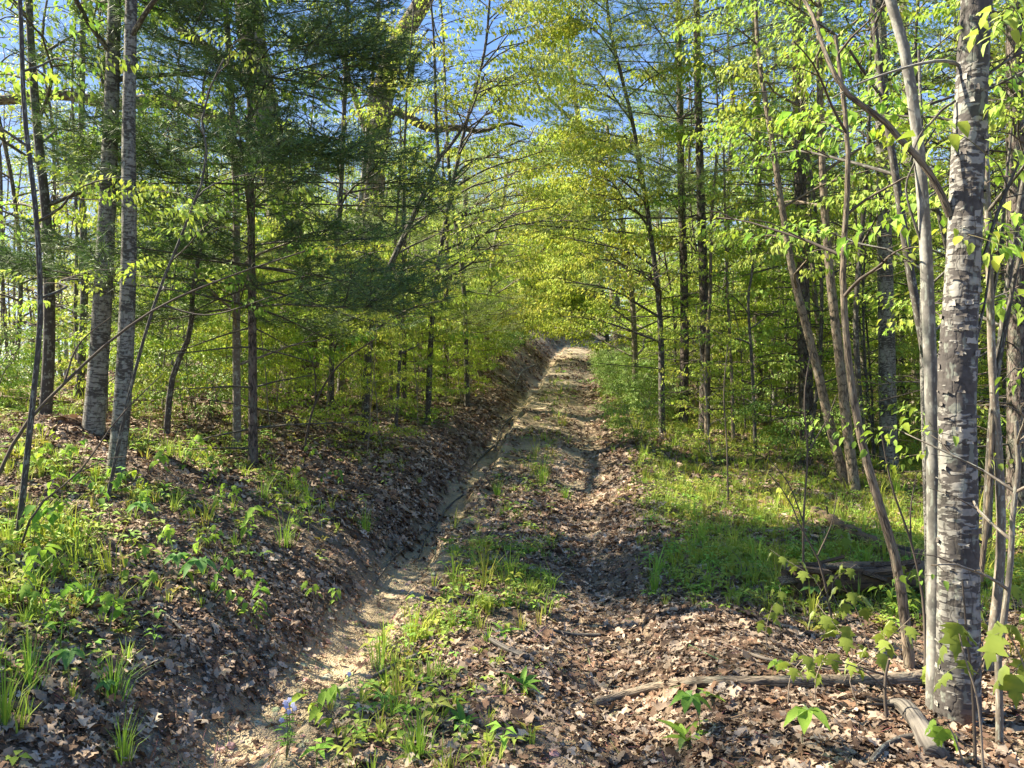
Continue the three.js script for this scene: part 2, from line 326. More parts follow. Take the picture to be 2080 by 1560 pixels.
const HUE = {
  maple: (r) => C(r.r(0.3, 0.42), r.r(0.42, 0.54), r.r(0.05, 0.09)),
  fresh: (r) => C(r.r(0.36, 0.5), r.r(0.47, 0.58), r.r(0.06, 0.1)),
  green: (r) => C(r.r(0.18, 0.28), r.r(0.31, 0.41), r.r(0.035, 0.06)),
  deep: (r) => C(r.r(0.08, 0.13), r.r(0.2, 0.28), r.r(0.03, 0.05)),
  pine: (r) => C(r.r(0.12, 0.17), r.r(0.2, 0.26), r.r(0.05, 0.075)),
  palePine: (r) => C(r.r(0.3, 0.38), r.r(0.4, 0.48), r.r(0.1, 0.14)),
  bud: (r) => (r() < 0.7 ? C(r.r(0.4, 0.5), r.r(0.32, 0.4), r.r(0.14, 0.2)) : C(0.38, 0.46, 0.1)),
  rust: (r) => C(r.r(0.4, 0.5), r.r(0.18, 0.26), r.r(0.08, 0.14)),
};
const sprayMatrix = (p, az, tilt, roll, s) => new THREE.Matrix4().compose(p, new THREE.Quaternion().setFromEuler(new THREE.Euler(roll, -az, tilt, 'YZX')), V(s, s, s));

// ---------------------------------------------------------------- trees
// grows limbs and sprays on a trunk path (points and radius by height share t)
function growCrown(r, trunk, rad, o) {
  const { from = 0.3, to = 1, limbs = 16, reach = 2, rise = 0.5, subs = 4, dens = 1, every = 0.33, scale = 1, arch = 0.25, cut } = o;
  const limbG = [], twigG = [], sprays = [];
  let az = r.r(0, 6.28);
  const lean = o.toward;                                             // limbs reach further towards this bearing
  for (let k = 0; k < limbs; k++) {
    const t = lerp(from, to, (k + r() * 0.8) / limbs), i = clamp(Math.floor(t * (trunk.length - 1)), 0, trunk.length - 2), p0 = trunk[i].clone().lerp(trunk[i + 1], 0.5);
    az += 2.4 + r.r(-0.5, 0.5);
    const a = lean !== undefined && r() < 0.6 ? lean + r.r(-0.9, 0.9) : az, tt = (t - from) / (1 - from + 1e-6);
    const len = reach * (1 - 0.62 * tt) * r.r(0.6, 1.15), up = rise * r.r(0.6, 1.3) + 0.35 * tt;
    const out = V(Math.cos(a), 0, Math.sin(a)), q = [p0];
    for (let j = 1; j <= 4; j++) q.push(p0.clone().addScaledVector(out, len * j / 4 * (1 - 0.1 * up)).add(V(r.g() * 0.05 * len, len * (up * j / 4 - arch * (j / 4) ** 2 * (o.droopy ? 2 : 1)), r.g() * 0.05 * len)));
    if (cut && cut(q[3])) continue;
    const L = curve(q, 7), r0 = Math.min(rad(t) * 0.55, 0.008 + len * 0.008);
    limbG.push(tube(L, (x) => r0 * (1 - 0.75 * x) + 0.0015, 5, 1, 0.2));
    const put = (p, aa, n) => { for (let m = 0; m < n; m++) if (r() < dens) sprays.push([p.clone().add(V(r.r(-0.1, 0.1), r.r(-0.08, 0.08), r.r(-0.1, 0.1))), aa + r.r(-1.1, 1.1), r.r(-0.25, 0.3), r.r(-0.35, 0.35), scale * r.r(0.7, 1.25)]); };
    for (let j = 0; j < subs; j++) {
      const st = lerp(0.25, 0.95, (j + r()) / subs), bp = L[Math.min(7, Math.floor(st * 7.99))], sa = a + (j % 2 ? 1 : -1) * r.r(0.5, 1.1), sl = len * r.r(0.25, 0.5) * (1.2 - 0.5 * st);
      const e = bp.clone().add(V(Math.cos(sa) * sl, sl * r.r(-0.1, 0.45), Math.sin(sa) * sl)), mid = bp.clone().lerp(e, 0.5).add(V(0, sl * 0.08, 0));
      twigG.push(tube([bp, mid, e], (x) => 0.45 * r0 * (1 - 0.75 * x) + 0.001, 3));
      const ns = Math.max(1, Math.round(sl / every));
      for (let m = 1; m <= ns; m++) put(bp.clone().lerp(e, m / ns), sa, 1);
    }
    put(L[7], a, 1); put(L[5], a, 1);
  }
  return { limbG, twigG, sprays };
}
// a conifer's whorls: live boughs with sprays above, bare dead branches below
function growPine(r, trunk, rad, o) {
  const { live = 0.35, top = 1, step = 0.42, reach = 2.2, dead = 1, dens = 1, scale = 1, hgt, deadFrom = 0.06, cut } = o;
  const limbG = [], twigG = [], sprays = [];
  const n = Math.round(hgt / step);
  for (let k = 1; k < n; k++) {
    const t = k / n; if (t < deadFrom) continue;
    const i = clamp(Math.floor(t * (trunk.length - 1)), 0, trunk.length - 2), isLive = t > live;
    let a = r.r(0, 6.28); const num = isLive ? 5 : Math.round(r.r(2, 4.6) * dead);
    for (let j = 0; j < num; j++) {
      a += 6.283 / num + r.r(-0.35, 0.35);
      const p0 = trunk[i].clone(), len = (isLive ? reach * Math.pow((1 - t) / (1 - live), 0.65) * r.r(0.75, 1.15) + 0.15 : reach * r.r(0.3, 0.75)), out = V(Math.cos(a), 0, Math.sin(a));
      const rise = isLive ? r.r(-0.15, 0.5) : r.r(-0.3, 0.3), q = [0, 0.33, 0.66, 1].map((s) => p0.clone().addScaledVector(out, len * s).add(V(0, len * (rise * s - 0.22 * s * s + 0.12 * s * s * s), 0)));
      if (cut && cut(q[2])) continue;
      const L = curve(q, 6), r0 = Math.min(rad(t) * 0.3, 0.004 + len * 0.0055);
      limbG.push(tube(L, (x) => r0 * (1 - 0.75 * x) + 0.0015, 4, 1, 0.2));
      const ns = isLive ? Math.max(2, Math.round(len / 0.26)) : Math.round(len * 3);
      for (let m = 0; m < ns; m++) {
        const s = isLive ? lerp(0.25, 1, (m + 0.6) / ns) : r.r(0.2, 0.95), bp = L[Math.min(6, Math.floor(s * 6.99))], sd = m % 2 ? 1 : -1, sa = a + sd * r.r(0.5, 1.0), sl = isLive ? len * 0.35 * (1.15 - s) + 0.08 : r.r(0.1, 0.4);
        const e = bp.clone().add(V(Math.cos(sa) * sl, r.r(-0.05, 0.08), Math.sin(sa) * sl));
        twigG.push(tube([bp, e], (x) => 0.0035 * (1 - 0.6 * x), 3));
        for (let z = 0; isLive && z < (o.thick ?? 1); z++) if (r() < dens) { sprays.push([bp.clone().lerp(e, 0.7 - 0.4 * z), sa, r.r(-0.1, 0.3), r.r(-0.3, 0.3), scale * r.r(0.75, 1.2)]); if (r() < 0.45) sprays.push([bp.clone(), a + r.r(-0.4, 0.4), r.r(0, 0.35), r.r(-0.3, 0.3), scale * r.r(0.7, 1.1)]); }
      }
      if (isLive && r() < dens) sprays.push([L[6], a, 0.1, r.r(-0.3, 0.3), scale * r.r(0.8, 1.2)]);
    }
  }
  return { limbG, twigG, sprays };
}
function leafOut(group, r, sprays, kind, hue, name = 'foliage', mat) {
  const vs = SPRAY[kind], isPine = /ine/.test(kind), lists = vs.map(() => []);
  const tone = hue(r), vary = 0.5, cr = stream(5);
  if (group.parent) sprays = sprays.filter(([p]) => cr() > 0.7 || !inGap(p.clone().add(group.position)));
  sprays.forEach(([p, a, tl, ro, s], k) => { const c = hue(r); c.lerp(tone, vary); lists[k % vs.length].push([sprayMatrix(p, a, tl, ro, s), c]); });
  lists.forEach((l, k) => { if (!l.length) return; swarm(name, vs[k], [mat ?? (isPine ? M.needle : M.sprayLeaf), M.greenTwig], l, group); });
}
const ORD = ['', 'second ', 'third ', 'fourth ', 'fifth ', 'sixth ', 'seventh ', 'eighth ', 'ninth ', 'tenth ', 'eleventh ', 'twelfth '];
const ANCHORS = [], WILD = [];                                         // named trees that the labels of the others refer to
const GROWN = [];                                                      // trunk spots, to keep the fill apart
function trunkPath(r, hgt, lean = 0.04, wob = 0.05) {
  const a = r.r(0, 6.28), pts = [V(0, -0.25, 0)];
  const n = 6; let ox = 0, oz = 0;
  for (let k = 1; k <= n; k++) { ox += Math.cos(a) * lean * hgt / n + r.g() * wob; oz += Math.sin(a) * lean * hgt / n + r.g() * wob; pts.push(V(ox, hgt * k / n, oz)); }
  return pts;
}
function barkShape(seed, amt = 0.05, flare = 0.5) {
  return (t, u, len) => 1 + (fbm(u * 6, len * 3, seed, 2, 6) - 0.5) * amt * 2 + flare * Math.exp(-len / 0.22) * (0.6 + 0.6 * noise(u * 5, 0, seed + 3, 5));
}
// one tree as a Group with trunk, limbs, twigs and foliage
function buildTree(g, r, pts, r0, r1, bark, o) {
  const hgt = pts[pts.length - 1].y, n = clamp(Math.round(hgt / (o.step ?? 0.22)), 8, 400), path = curve(pts, n), rad = (t) => lerp(r0, r1, Math.pow(t, o.taper ?? 1));
  part('trunk', tube(path, rad, o.seg ?? 10, o.vs ?? 1, o.us ?? 0.45, o.shape ?? barkShape(Math.floor(r() * 999), o.rough ?? 0.05, o.flare ?? 0.45)), bark, g);
  if (!o.crown) return path;
  const grow = o.pine ? growPine(r, path, rad, { hgt, ...o.crown }) : growCrown(r, path, rad, o.crown);
  if (grow.limbG.length) { if (o.split) grow.limbG.forEach((x) => part('limb', x, o.limbMat ?? bark, g)); else part('limbs', mergeGeometries(grow.limbG), o.limbMat ?? bark, g, 'stuff'); }
  if (grow.twigG.length) part('twigs', mergeGeometries(grow.twigG), o.twigMat ?? M.twig, g, 'stuff');
  leafOut(g, r, grow.sprays, o.spray ?? 'maple', o.hue ?? HUE.maple);
  return path;
}
// a tree whose stem is read from the photograph: px = points up the stem, w = its widths at foot and top in those pixels
function heroTree(name, label, category, { px, w, d, up = 3, bark = M.dark, group, seed = 1, ...o }) {
  const foot = d ? (() => { const p = P(px[0][0], px[0][1], d); return onGround(p.x, p.z); })() : G(px[0][0], px[0][1]), dist = -foot.z, r = stream(seed * 7919 + 13);
  const g = thing(name, label, category, foot, group);
  const pts = px.map(([x, y, dd = 0], i) => (i ? P(x, y, dist + dd).sub(foot) : V(0, -0.25, 0)));
  const last = pts[pts.length - 1], dir = last.clone().sub(pts[pts.length - 2]).normalize();
  dir.lerp(V(0, 1, 0), 0.5).normalize();
  if (up) { pts.push(last.clone().addScaledVector(dir, up * 0.5).add(V(r.g() * 0.08, 0, r.g() * 0.08))); pts.push(last.clone().addScaledVector(dir, up)); }
  const r0 = w[0] / 2 / FPX * dist, r1 = w[1] / 2 / FPX * dist * (up > 1.5 ? 0.45 : 0.9);
  buildTree(g, r, pts, r0, r1, bark, { hgt: 1, ...o });
  for (const b of o.branches ?? []) {
    const q = curve(b.px.map(([x, y, dd = 0]) => P(x, y, dist + (b.d ?? 0) + dd).sub(foot)), 14), br0 = b.w[0] / 2 / FPX * dist, br1 = b.w[1] / 2 / FPX * dist;
    part('limb', tube(q, (t) => lerp(br0, br1, t), b.w[0] > 8 ? 8 : 5, 1, 0.3, (t, u, l) => 1 + (noise(u * 4, l * 8, 3, 4) - 0.5) * 0.25), b.bark ?? bark, g);
    if (b.leafy) {
      const sp = [], tw = [];
      for (let k = 0; k < b.leafy; k++) { const i = Math.floor(r.r(b.from ?? 5, 14.99)), a = r.r(0, 6.28), l = r.r(0.1, b.out ?? 0.7), e = q[i].clone().add(V(Math.cos(a) * l, r.r(-0.15, 0.35) * l, Math.sin(a) * l)); tw.push(tube([q[i], q[i].clone().lerp(e, 0.5).add(V(0, 0.03, 0)), e], (t) => 0.004 * (1 - 0.6 * t), 3)); sp.push([e, a, r.r(-0.2, 0.2), r.r(-0.3, 0.3), r.r(0.7, 1.2)]); }
      part('twigs', mergeGeometries(tw), M.twig, g, 'stuff');
      leafOut(g, r, sp, b.spray ?? o.spray ?? 'maple', b.hue ?? o.hue ?? HUE.maple);
    }
  }
  GROWN.push([foot.x, foot.z]);
  if (o.nick) ANCHORS.push({ nick: o.nick, px: px[0][0], d: dist });
  return g;
}
// ---------------------------------------------------------------- ground: one sheet out to the horizon
{
  const ds = [-400, -150, -60, -30, -15, -8, -5, -3, -2, -1.2, -0.5, 0, 0.4, 0.8];
  for (let d = 1.1; d < 140; d *= 1.0185) ds.push(d);
  ds.push(180, 260, 500, 900);
  const us = [];
  for (let k = -150; k <= 150; k++) { const s = k / 150; us.push(s * 4.2 + Math.sign(s) * 600 * Math.pow(Math.abs(s), 9) + Math.sign(s) * 14 * Math.pow(Math.abs(s), 3)); }
  const pos = [], col = [], uv = [], idx = [], W = us.length;
  for (const d of ds) for (const u of us) {
    const x = XC(clamp(d, -60, 130)) + u, z = -d, y = H(x, z);
    pos.push(x, y, z); uv.push(x, z);
    const c = clay(x, z), g = green(x, z), n = fbm(x * 3, z * 3, 99, 3);
    let k = mixc([0.13, 0.09, 0.062], [0.2, 0.145, 0.1], n);
    k = mixc(k, [0.09, 0.085, 0.035], g * 0.6);
    k = mixc(k, mixc([0.38, 0.29, 0.185], [0.5, 0.4, 0.26], n), c);
    col.push(...k);
  }
  for (let j = 0; j < ds.length - 1; j++) for (let i = 0; i < W - 1; i++) { const a = j * W + i; idx.push(a, a + 1, a + W, a + 1, a + W + 1, a + W); }
  const g = new THREE.BufferGeometry();
  g.setAttribute('position', new THREE.Float32BufferAttribute(pos, 3)); g.setAttribute('uv', new THREE.Float32BufferAttribute(uv, 2)); g.setAttribute('color', new THREE.Float32BufferAttribute(col, 3)); g.setIndex(idx); g.computeVertexNormals();
  const f = (u, v) => fbm(u * 24, v * 24, 101, 5, 24, 24) * 0.65 + noise(u * 300, v * 300, 108, 300, 300) * 0.35;
  const map = tex(1024, 1024, (u, v) => { const a = f(u, v), b = fbm(u * 60, v * 60, 104, 3, 60, 60); return [0.62 + a * 0.55, 0.62 + a * 0.53 + b * 0.02, 0.62 + a * 0.5]; });
  const bump = tex(1024, 1024, (u, v) => { const a = f(u, v); return [a, a, a]; });
  map.repeat.set(0.55, 0.55); bump.repeat.set(0.55, 0.55);
  const o = new THREE.Mesh(g, new THREE.MeshStandardMaterial({ map, bumpMap: bump, bumpScale: 0.03, vertexColors: true, roughness: 0.97 }));
  o.name = 'ground'; o.castShadow = o.receiveShadow = true; o.userData = { label: 'leaf strewn forest floor with the rutted clay track running uphill', kind: 'structure' };
  scene.add(o);
}

// ---------------------------------------------------------------- trees read from the photograph
const decid = (o) => ({ from: 0.3, limbs: 14, reach: 1.8, subs: 4, ...o });
// left bank
heroTree('birch_tree', 'pale barked birch with black furrowed foot, left of its slimmer twin on left bank', 'tree', { px: [[185, 912], [203, 700], [219, 400], [230, 120], [234, -40]], w: [41, 28], d: 7.3, up: 3, bark: M.paleBirch, seed: 1, nick: 'black footed birch', crown: decid({ from: 0.45, limbs: 12, reach: 2.2, dens: 0.6 }), flare: 0.25, seg: 16, split: true, limbMat: M.dark, hue: HUE.maple });
heroTree('birch_tree', 'pale birch with blotched white bark, right of the black footed birch on left bank', 'tree', { px: [[228, 1000], [250, 800], [262, 500], [262, 250], [268, -40]], w: [35, 28], d: 6.2, up: 3, bark: M.paleBirch, seed: 2, nick: 'blotched birch', crown: decid({ from: 0.5, limbs: 10, reach: 2, dens: 0.6 }), flare: 0.15, seg: 16, split: true, limbMat: M.dark });
heroTree('maple_tree', 'dark straight trunk left of the black footed birch', 'tree', { px: [[88, 930], [100, 700], [95, 450], [75, 250], [58, -30]], w: [24, 18], d: 8, up: 2, bark: M.dark, seed: 3, nick: 'dark left trunk', crown: decid({ from: 0.3, limbs: 14, reach: 2 }), split: true });
heroTree('sapling', 'thin crooked dark sapling nearest the left edge', 'sapling', { px: [[28, 1060], [62, 860], [82, 640], [72, 420], [50, 230], [40, -20]], w: [12, 7], d: 4.6, up: 1.5, bark: M.dark, seed: 4, crown: decid({ from: 0.35, limbs: 8, reach: 1.0, subs: 3, dens: 0.7, scale: 0.6 }), split: true });
heroTree('maple_tree', 'dark slender trunk half hidden behind the black footed birch', 'tree', { px: [[160, 800], [172, 560], [165, 350], [170, -30]], w: [16, 13], d: 11, up: 4, bark: M.dark, seed: 5, crown: decid({ from: 0.2, limbs: 16, reach: 2 }) });
heroTree('sapling', 'grey leaning sapling crossing in front of the right birch on left bank', 'sapling', { px: [[205, 1010], [268, 780], [320, 600], [372, 470], [420, 330]], w: [8, 4], d: 5.6, up: 0.8, bark: M.dark, seed: 6, crown: decid({ from: 0.5, limbs: 7, reach: 1, subs: 3, dens: 0.6, scale: 0.6 }), split: true });
heroTree('sapling', 'crooked dark sapling leaning right on the left bank crest', 'sapling', { px: [[335, 880], [352, 760], [385, 680], [392, 590], [408, 500], [420, 380]], w: [13, 8], d: 8.5, up: 2, bark: M.dark, seed: 7, crown: decid({ from: 0.35, limbs: 8, reach: 1.2 }) });
heroTree('maple_tree', 'slim light barked trunk rising beneath the dark pine boughs', 'tree', { px: [[482, 840], [480, 640], [480, 420], [470, 200], [455, -20]], w: [17, 12], d: 9, up: 1.5, bark: M.maple, seed: 8, nick: 'slim light trunk', crown: decid({ from: 0.15, limbs: 16, reach: 1.7 }), hue: HUE.green });
heroTree('pine_tree', 'dark pine whose heavy drooping boughs screen the left of the trail', 'tree', { px: [[515, 805], [512, 600], [508, 300], [506, 0]], w: [20, 17], d: 8.2, up: 2, bark: M.pine, pine: true, seed: 9, nick: 'drooping dark pine', crown: { live: 0.27, step: 0.26, reach: 1.9, scale: 1.25, dead: 0.6, dens: 1, thick: 2 }, spray: 'pine', hue: HUE.pine, split: true, limbMat: M.dark });
heroTree('oak_tree', 'massive old oak with a long level limb reaching out left', 'tree', { px: [[612, 760], [606, 660], [585, 500], [550, 300], [515, 100], [500, -40]], w: [78, 62], d: 14, up: 7, bark: M.oak, seed: 10, nick: 'level limbed oak', seg: 18, crown: decid({ from: 0.55, limbs: 12, reach: 4.5, subs: 6 }), spray: 'bud', hue: HUE.bud, flare: 0.5, rough: 0.08, split: true,
  branches: [{ px: [[545, 280], [450, 245], [330, 205, -0.6], [230, 212, -1], [110, 190, -1.4], [0, 205, -1.6], [-120, 190, -1.8]], w: [34, 13], leafy: 14, spray: 'fine', out: 1 }, { px: [[530, 200], [450, 120], [380, 70, -1], [290, 0, -1.5], [220, -60, -1.8]], w: [24, 12], leafy: 8, spray: 'fine' }] });
heroTree('oak_tree', 'huge straight oak with furrowed bark standing left of the trail', 'tree', { px: [[742, 770], [745, 620], [748, 500], [765, 300], [795, 120], [875, -30]], w: [66, 34], d: 17, up: 6, bark: M.oak, seed: 11, nick: 'huge straight oak', seg: 18, crown: decid({ from: 0.6, limbs: 9, reach: 4.5, subs: 6 }), spray: 'bud', hue: HUE.bud, flare: 0.35, rough: 0.08, split: true,
  branches: [{ px: [[768, 290], [800, 225], [830, 240], [880, 262], [930, 258], [975, 268], [1030, 250], [1062, 258]], w: [26, 5], leafy: 22, spray: 'bud', hue: HUE.bud, from: 4, out: 0.8 }, { px: [[762, 320], [735, 240], [715, 180], [690, 100], [660, 20]], w: [16, 6], leafy: 14, spray: 'bud', hue: HUE.bud }, { px: [[800, 120], [830, 180], [845, 100], [870, 60]], w: [12, 4], leafy: 8, spray: 'bud', hue: HUE.bud }] });
heroTree('birch_tree', 'slender white barked trunk against the huge straight oak', 'tree', { px: [[690, 770], [705, 580], [722, 470], [738, 360], [752, 200]], w: [15, 11], d: 14.5, up: 4, bark: M.beech, seed: 12, crown: decid({ from: 0.35, limbs: 12, reach: 1.8 }) });
heroTree('maple_tree', 'forked dark maple leaning right over the left bank', 'tree', { px: [[738, 760], [755, 660], [785, 560], [835, 450], [893, 320]], w: [18, 10], d: 11, up: 0, bark: M.dark, seed: 13, crown: decid({ from: 0.35, limbs: 10, reach: 1.5, toward: 0.3 }), hue: HUE.fresh, split: true,
  branches: [{ px: [[890, 322], [886, 250], [884, 180], [880, 60], [870, -40]], w: [8, 4], leafy: 110, from: 2, out: 1.6, hue: HUE.fresh }, { px: [[890, 322], [915, 295], [950, 240], [985, 150]], w: [8, 3], leafy: 80, from: 2, out: 1.4, hue: HUE.fresh }] });
heroTree('sapling', 'thin dark upright stem in front of the huge straight oak', 'sapling', { px: [[802, 830], [818, 600], [820, 380], [826, 200], [840, 20]], w: [8, 5], d: 12, up: 2, bark: M.dark, seed: 14, crown: decid({ from: 0.15, limbs: 24, reach: 1.5 }), hue: HUE.fresh });
heroTree('sapling', 'pale straight sapling stem on the left bank edge', 'sapling', { px: [[792, 800], [796, 690], [800, 560], [806, 440]], w: [9, 6], d: 13, up: 2, bark: M.tan, seed: 15, crown: decid({ from: 0.25, limbs: 10, reach: 1.2 }), hue: HUE.fresh });
heroTree('pine_tree', 'soft grey green young pine left of the trail bend', 'tree', { px: [[905, 722], [906, 600], [908, 480], [910, 400]], w: [14, 7], d: 18, up: 1.6, bark: M.pine, pine: true, seed: 16, nick: 'grey green young pine', crown: { live: 0.2, step: 0.4, reach: 1.8, scale: 1.1, dens: 0.75 }, spray: 'pine', hue: HUE.palePine });
heroTree('pine_tree', 'young pine with pale soft needles on the left bank rim', 'tree', { px: [[820, 760], [822, 640], [824, 520]], w: [12, 7], d: 14.5, up: 1.6, bark: M.pine, pine: true, seed: 17, crown: { live: 0.3, step: 0.42, reach: 1.5, scale: 1.05, dens: 0.8 }, spray: 'pine', hue: HUE.palePine });
heroTree('pine_tree', 'taller thin pine behind the grey green young pine', 'tree', { px: [[935, 700], [938, 560], [942, 450], [946, 400]], w: [14, 8], d: 24, up: 1.5, bark: M.pine, pine: true, seed: 18, crown: { live: 0.25, step: 0.45, reach: 1.6, scale: 1.1, dens: 0.7 }, spray: 'pine', hue: HUE.palePine });
heroTree('maple_tree', 'bright leaved maple leaning out over the trail from the left bank', 'tree', { px: [[868, 770], [880, 620], [905, 450], [940, 280], [985, 100]], w: [13, 8], d: 13.5, up: 2, bark: M.dark, seed: 51, crown: decid({ from: 0.22, limbs: 36, reach: 2.6, subs: 6, every: 0.24, toward: 0.2, dens: 0.9 }), hue: HUE.fresh });
heroTree('maple_tree', 'bright leaved maple arching over the far trail from the left', 'tree', { px: [[985, 690], [995, 580], [1010, 470], [1030, 360]], w: [12, 7], d: 22, up: 0.6, bark: M.maple, seed: 52, crown: decid({ from: 0.15, limbs: 26, reach: 2.6, subs: 6, every: 0.28, scale: 1.15, toward: 0.2 }), hue: HUE.fresh });
heroTree('maple_tree', 'bright leaved maple spreading over the far trail from the right', 'tree', { px: [[1292, 720], [1284, 600], [1268, 480], [1240, 330]], w: [13, 8], d: 20, up: 1, bark: M.maple, seed: 53, nick: 'far arching maple', crown: decid({ from: 0.15, limbs: 30, reach: 2.9, subs: 6, every: 0.26, scale: 1.15, toward: 3.14 }), hue: HUE.fresh });
heroTree('maple_tree', 'bright leaved maple spreading over the track in front of the pale pine boughs', 'tree', { px: [[1345, 800], [1340, 640], [1318, 450], [1285, 250], [1240, 60]], w: [14, 9], d: 13.5, up: 2, bark: M.dark, seed: 54, crown: decid({ from: 0.2, limbs: 30, reach: 2.4, subs: 7, every: 0.22, toward: 3.0 }), hue: HUE.fresh });
heroTree('maple_tree', 'bright leaved maple in front of the level limbed oak', 'tree', { px: [[672, 800], [676, 640], [690, 430], [700, 200], [706, 20]], w: [12, 8], d: 12.5, up: 1.5, bark: M.dark, seed: 55, crown: decid({ from: 0.12, limbs: 42, reach: 1.9, subs: 6, every: 0.24 }), hue: HUE.fresh });
heroTree('maple_tree', 'thin bright leaved maple against the sky gap', 'tree', { px: [[950, 730], [940, 560], [915, 380], [905, 200], [900, 60]], w: [11, 7], d: 16, up: 2, bark: M.dark, seed: 56, crown: decid({ from: 0.3, limbs: 22, reach: 2.0, subs: 5, every: 0.3 }), hue: HUE.fresh });
heroTree('maple_tree', 'bright maple bowing over the crest of the trail from the right', 'tree', { px: [[1236, 700], [1228, 620], [1212, 540], [1180, 470]], w: [9, 5], d: 33, up: 0.8, bark: M.dark, seed: 57, crown: decid({ from: 0.15, limbs: 46, reach: 3.6, subs: 7, every: 0.22, scale: 1.4, toward: 3.14 }), spray: 'maple', hue: HUE.fresh });
heroTree('maple_tree', 'bright maple bowing over the crest of the trail from the left', 'tree', { px: [[1062, 690], [1070, 620], [1090, 540], [1120, 470]], w: [8, 5], d: 34, up: 0.8, bark: M.dark, seed: 58, crown: decid({ from: 0.15, limbs: 46, reach: 3.6, subs: 7, every: 0.22, scale: 1.4, toward: 0 }), spray: 'maple', hue: HUE.fresh });
// right of the trail, far to near
heroTree('oak_tree', 'stout dark oak leaning left where the trail bends', 'tree', { px: [[1264, 705], [1250, 620], [1240, 520], [1222, 400], [1180, 260]], w: [24, 16], d: 29, up: 4, bark: M.oak, seed: 21, nick: 'leaning bend oak', crown: decid({ from: 0.55, limbs: 9, reach: 3.6, subs: 6 }), spray: 'bud', hue: HUE.bud, split: true,
  branches: [{ px: [[1225, 420], [1180, 455], [1130, 465], [1085, 470]], w: [10, 4], leafy: 12, spray: 'bud', hue: HUE.bud }, { px: [[1180, 260], [1085, 160], [1105, 120], [1125, 95], [1120, 40]], w: [9, 4], leafy: 16, spray: 'bud', hue: HUE.bud, from: 3, out: 1.4 }] });
heroTree('pine_tree', 'pine reaching pale feathery boughs over the trail from the right', 'tree', { px: [[1388, 790], [1390, 600], [1384, 400], [1380, 150], [1378, -30]], w: [20, 15], d: 15, up: 4, bark: M.pine, pine: true, seed: 22, nick: 'feathery pine', crown: { live: 0.3, step: 0.5, reach: 3.2, scale: 1.35, dead: 1.2, dens: 0.9 }, spray: 'pine', hue: HUE.palePine, split: true, limbMat: M.dark });
heroTree('pine_tree', 'dark trunked pine with bare lower whorls beside a thin pale sapling', 'tree', { px: [[1430, 850], [1432, 680], [1424, 420], [1418, 200], [1414, -20]], w: [23, 17], d: 14, up: 4, bark: M.pine, pine: true, seed: 23, nick: 'bare whorled pine', crown: { live: 0.7, step: 0.4, reach: 2.0, dead: 1.4, dens: 0.45 }, spray: 'pine', hue: HUE.palePine });
heroTree('sapling', 'thin pale sapling at the grass edge beside a dark pine trunk', 'sapling', { px: [[1437, 868], [1434, 740], [1442, 600], [1446, 430]], w: [10, 6], d: 13.4, up: 3, bark: M.tan, seed: 24, crown: decid({ from: 0.4, limbs: 10, reach: 1.3 }) });
heroTree('sapling', 'slim upright stem standing in the grass, left of the twin tan trunks', 'sapling', { px: [[1490, 862], [1486, 760], [1480, 640], [1474, 480]], w: [8, 5], d: 13, up: 3, bark: M.tan, seed: 25, crown: decid({ from: 0.4, limbs: 10, reach: 1.2 }) });
heroTree('pine_tree', 'dark pine trunk deep in the right woods behind the slim stems', 'tree', { px: [[1542, 800], [1537, 620], [1540, 430], [1535, 180], [1532, -20]], w: [21, 17], d: 17, up: 4, bark: M.pine, pine: true, seed: 26, nick: 'deep woods pine', crown: { live: 0.75, step: 0.4, reach: 2.0, dead: 1.5, dens: 0.4 }, spray: 'pine', hue: HUE.palePine });
heroTree('sapling', 'small leafy sapling with dark stem at the grass patch rim', 'sapling', { px: [[1536, 900], [1530, 800], [1526, 720], [1520, 600]], w: [8, 5], d: 11.8, up: 1, bark: M.dark, seed: 27, crown: decid({ from: 0.25, limbs: 8, reach: 0.8, subs: 3 }) });
heroTree('pine_tree', 'tall black barked pine ringed with dead horizontal branches', 'tree', { px: [[1642, 872], [1632, 640], [1626, 400], [1620, 150], [1618, -30]], w: [31, 25], d: 13, up: 5, bark: M.pine, pine: true, seed: 28, nick: 'tall black pine', crown: { live: 0.75, step: 0.36, reach: 2.3, dead: 1.7, dens: 0.5 }, spray: 'pine', hue: HUE.palePine, split: true, limbMat: M.dark });
heroTree('maple_tree', 'tan barked trunk curving left from a shared foot in the right woods', 'tree', { px: [[1728, 980], [1690, 880], [1655, 730], [1612, 560], [1588, 420], [1570, 300], [1540, 100]], w: [21, 11], d: 10.2, up: 2, bark: M.tan, seed: 29, crown: decid({ from: 0.35, limbs: 10, reach: 1.5 }), flare: 0.2, split: true });
heroTree('maple_tree', 'tan barked trunk rising straighter from the shared foot', 'tree', { px: [[1742, 980], [1722, 880], [1704, 720], [1684, 540], [1668, 300], [1664, -20]], w: [22, 13], d: 10.0, up: 3, bark: M.tan, seed: 30, nick: 'twin tan trunks', crown: decid({ from: 0.4, limbs: 12, reach: 1.7 }), flare: 0.2, split: true });
heroTree('maple_tree', 'leaning slim dark maple just right of the twin tan trunks', 'tree', { px: [[1764, 945], [1745, 800], [1738, 640], [1748, 500], [1762, 330]], w: [14, 9], d: 10.8, up: 3, bark: M.dark, seed: 31, crown: decid({ from: 0.4, limbs: 10, reach: 1.4 }) });
heroTree('birch_tree', 'straight mid-sized birch with white flecked bark and dark foot', 'tree', { px: [[1806, 972], [1802, 760], [1797, 500], [1792, 250], [1786, -20]], w: [35, 28], d: 11, up: 5, bark: M.paleBirch, seed: 32, nick: 'white flecked birch', crown: decid({ from: 0.45, limbs: 12, reach: 2 }), seg: 14, flare: 0.2, split: true, limbMat: M.dark });
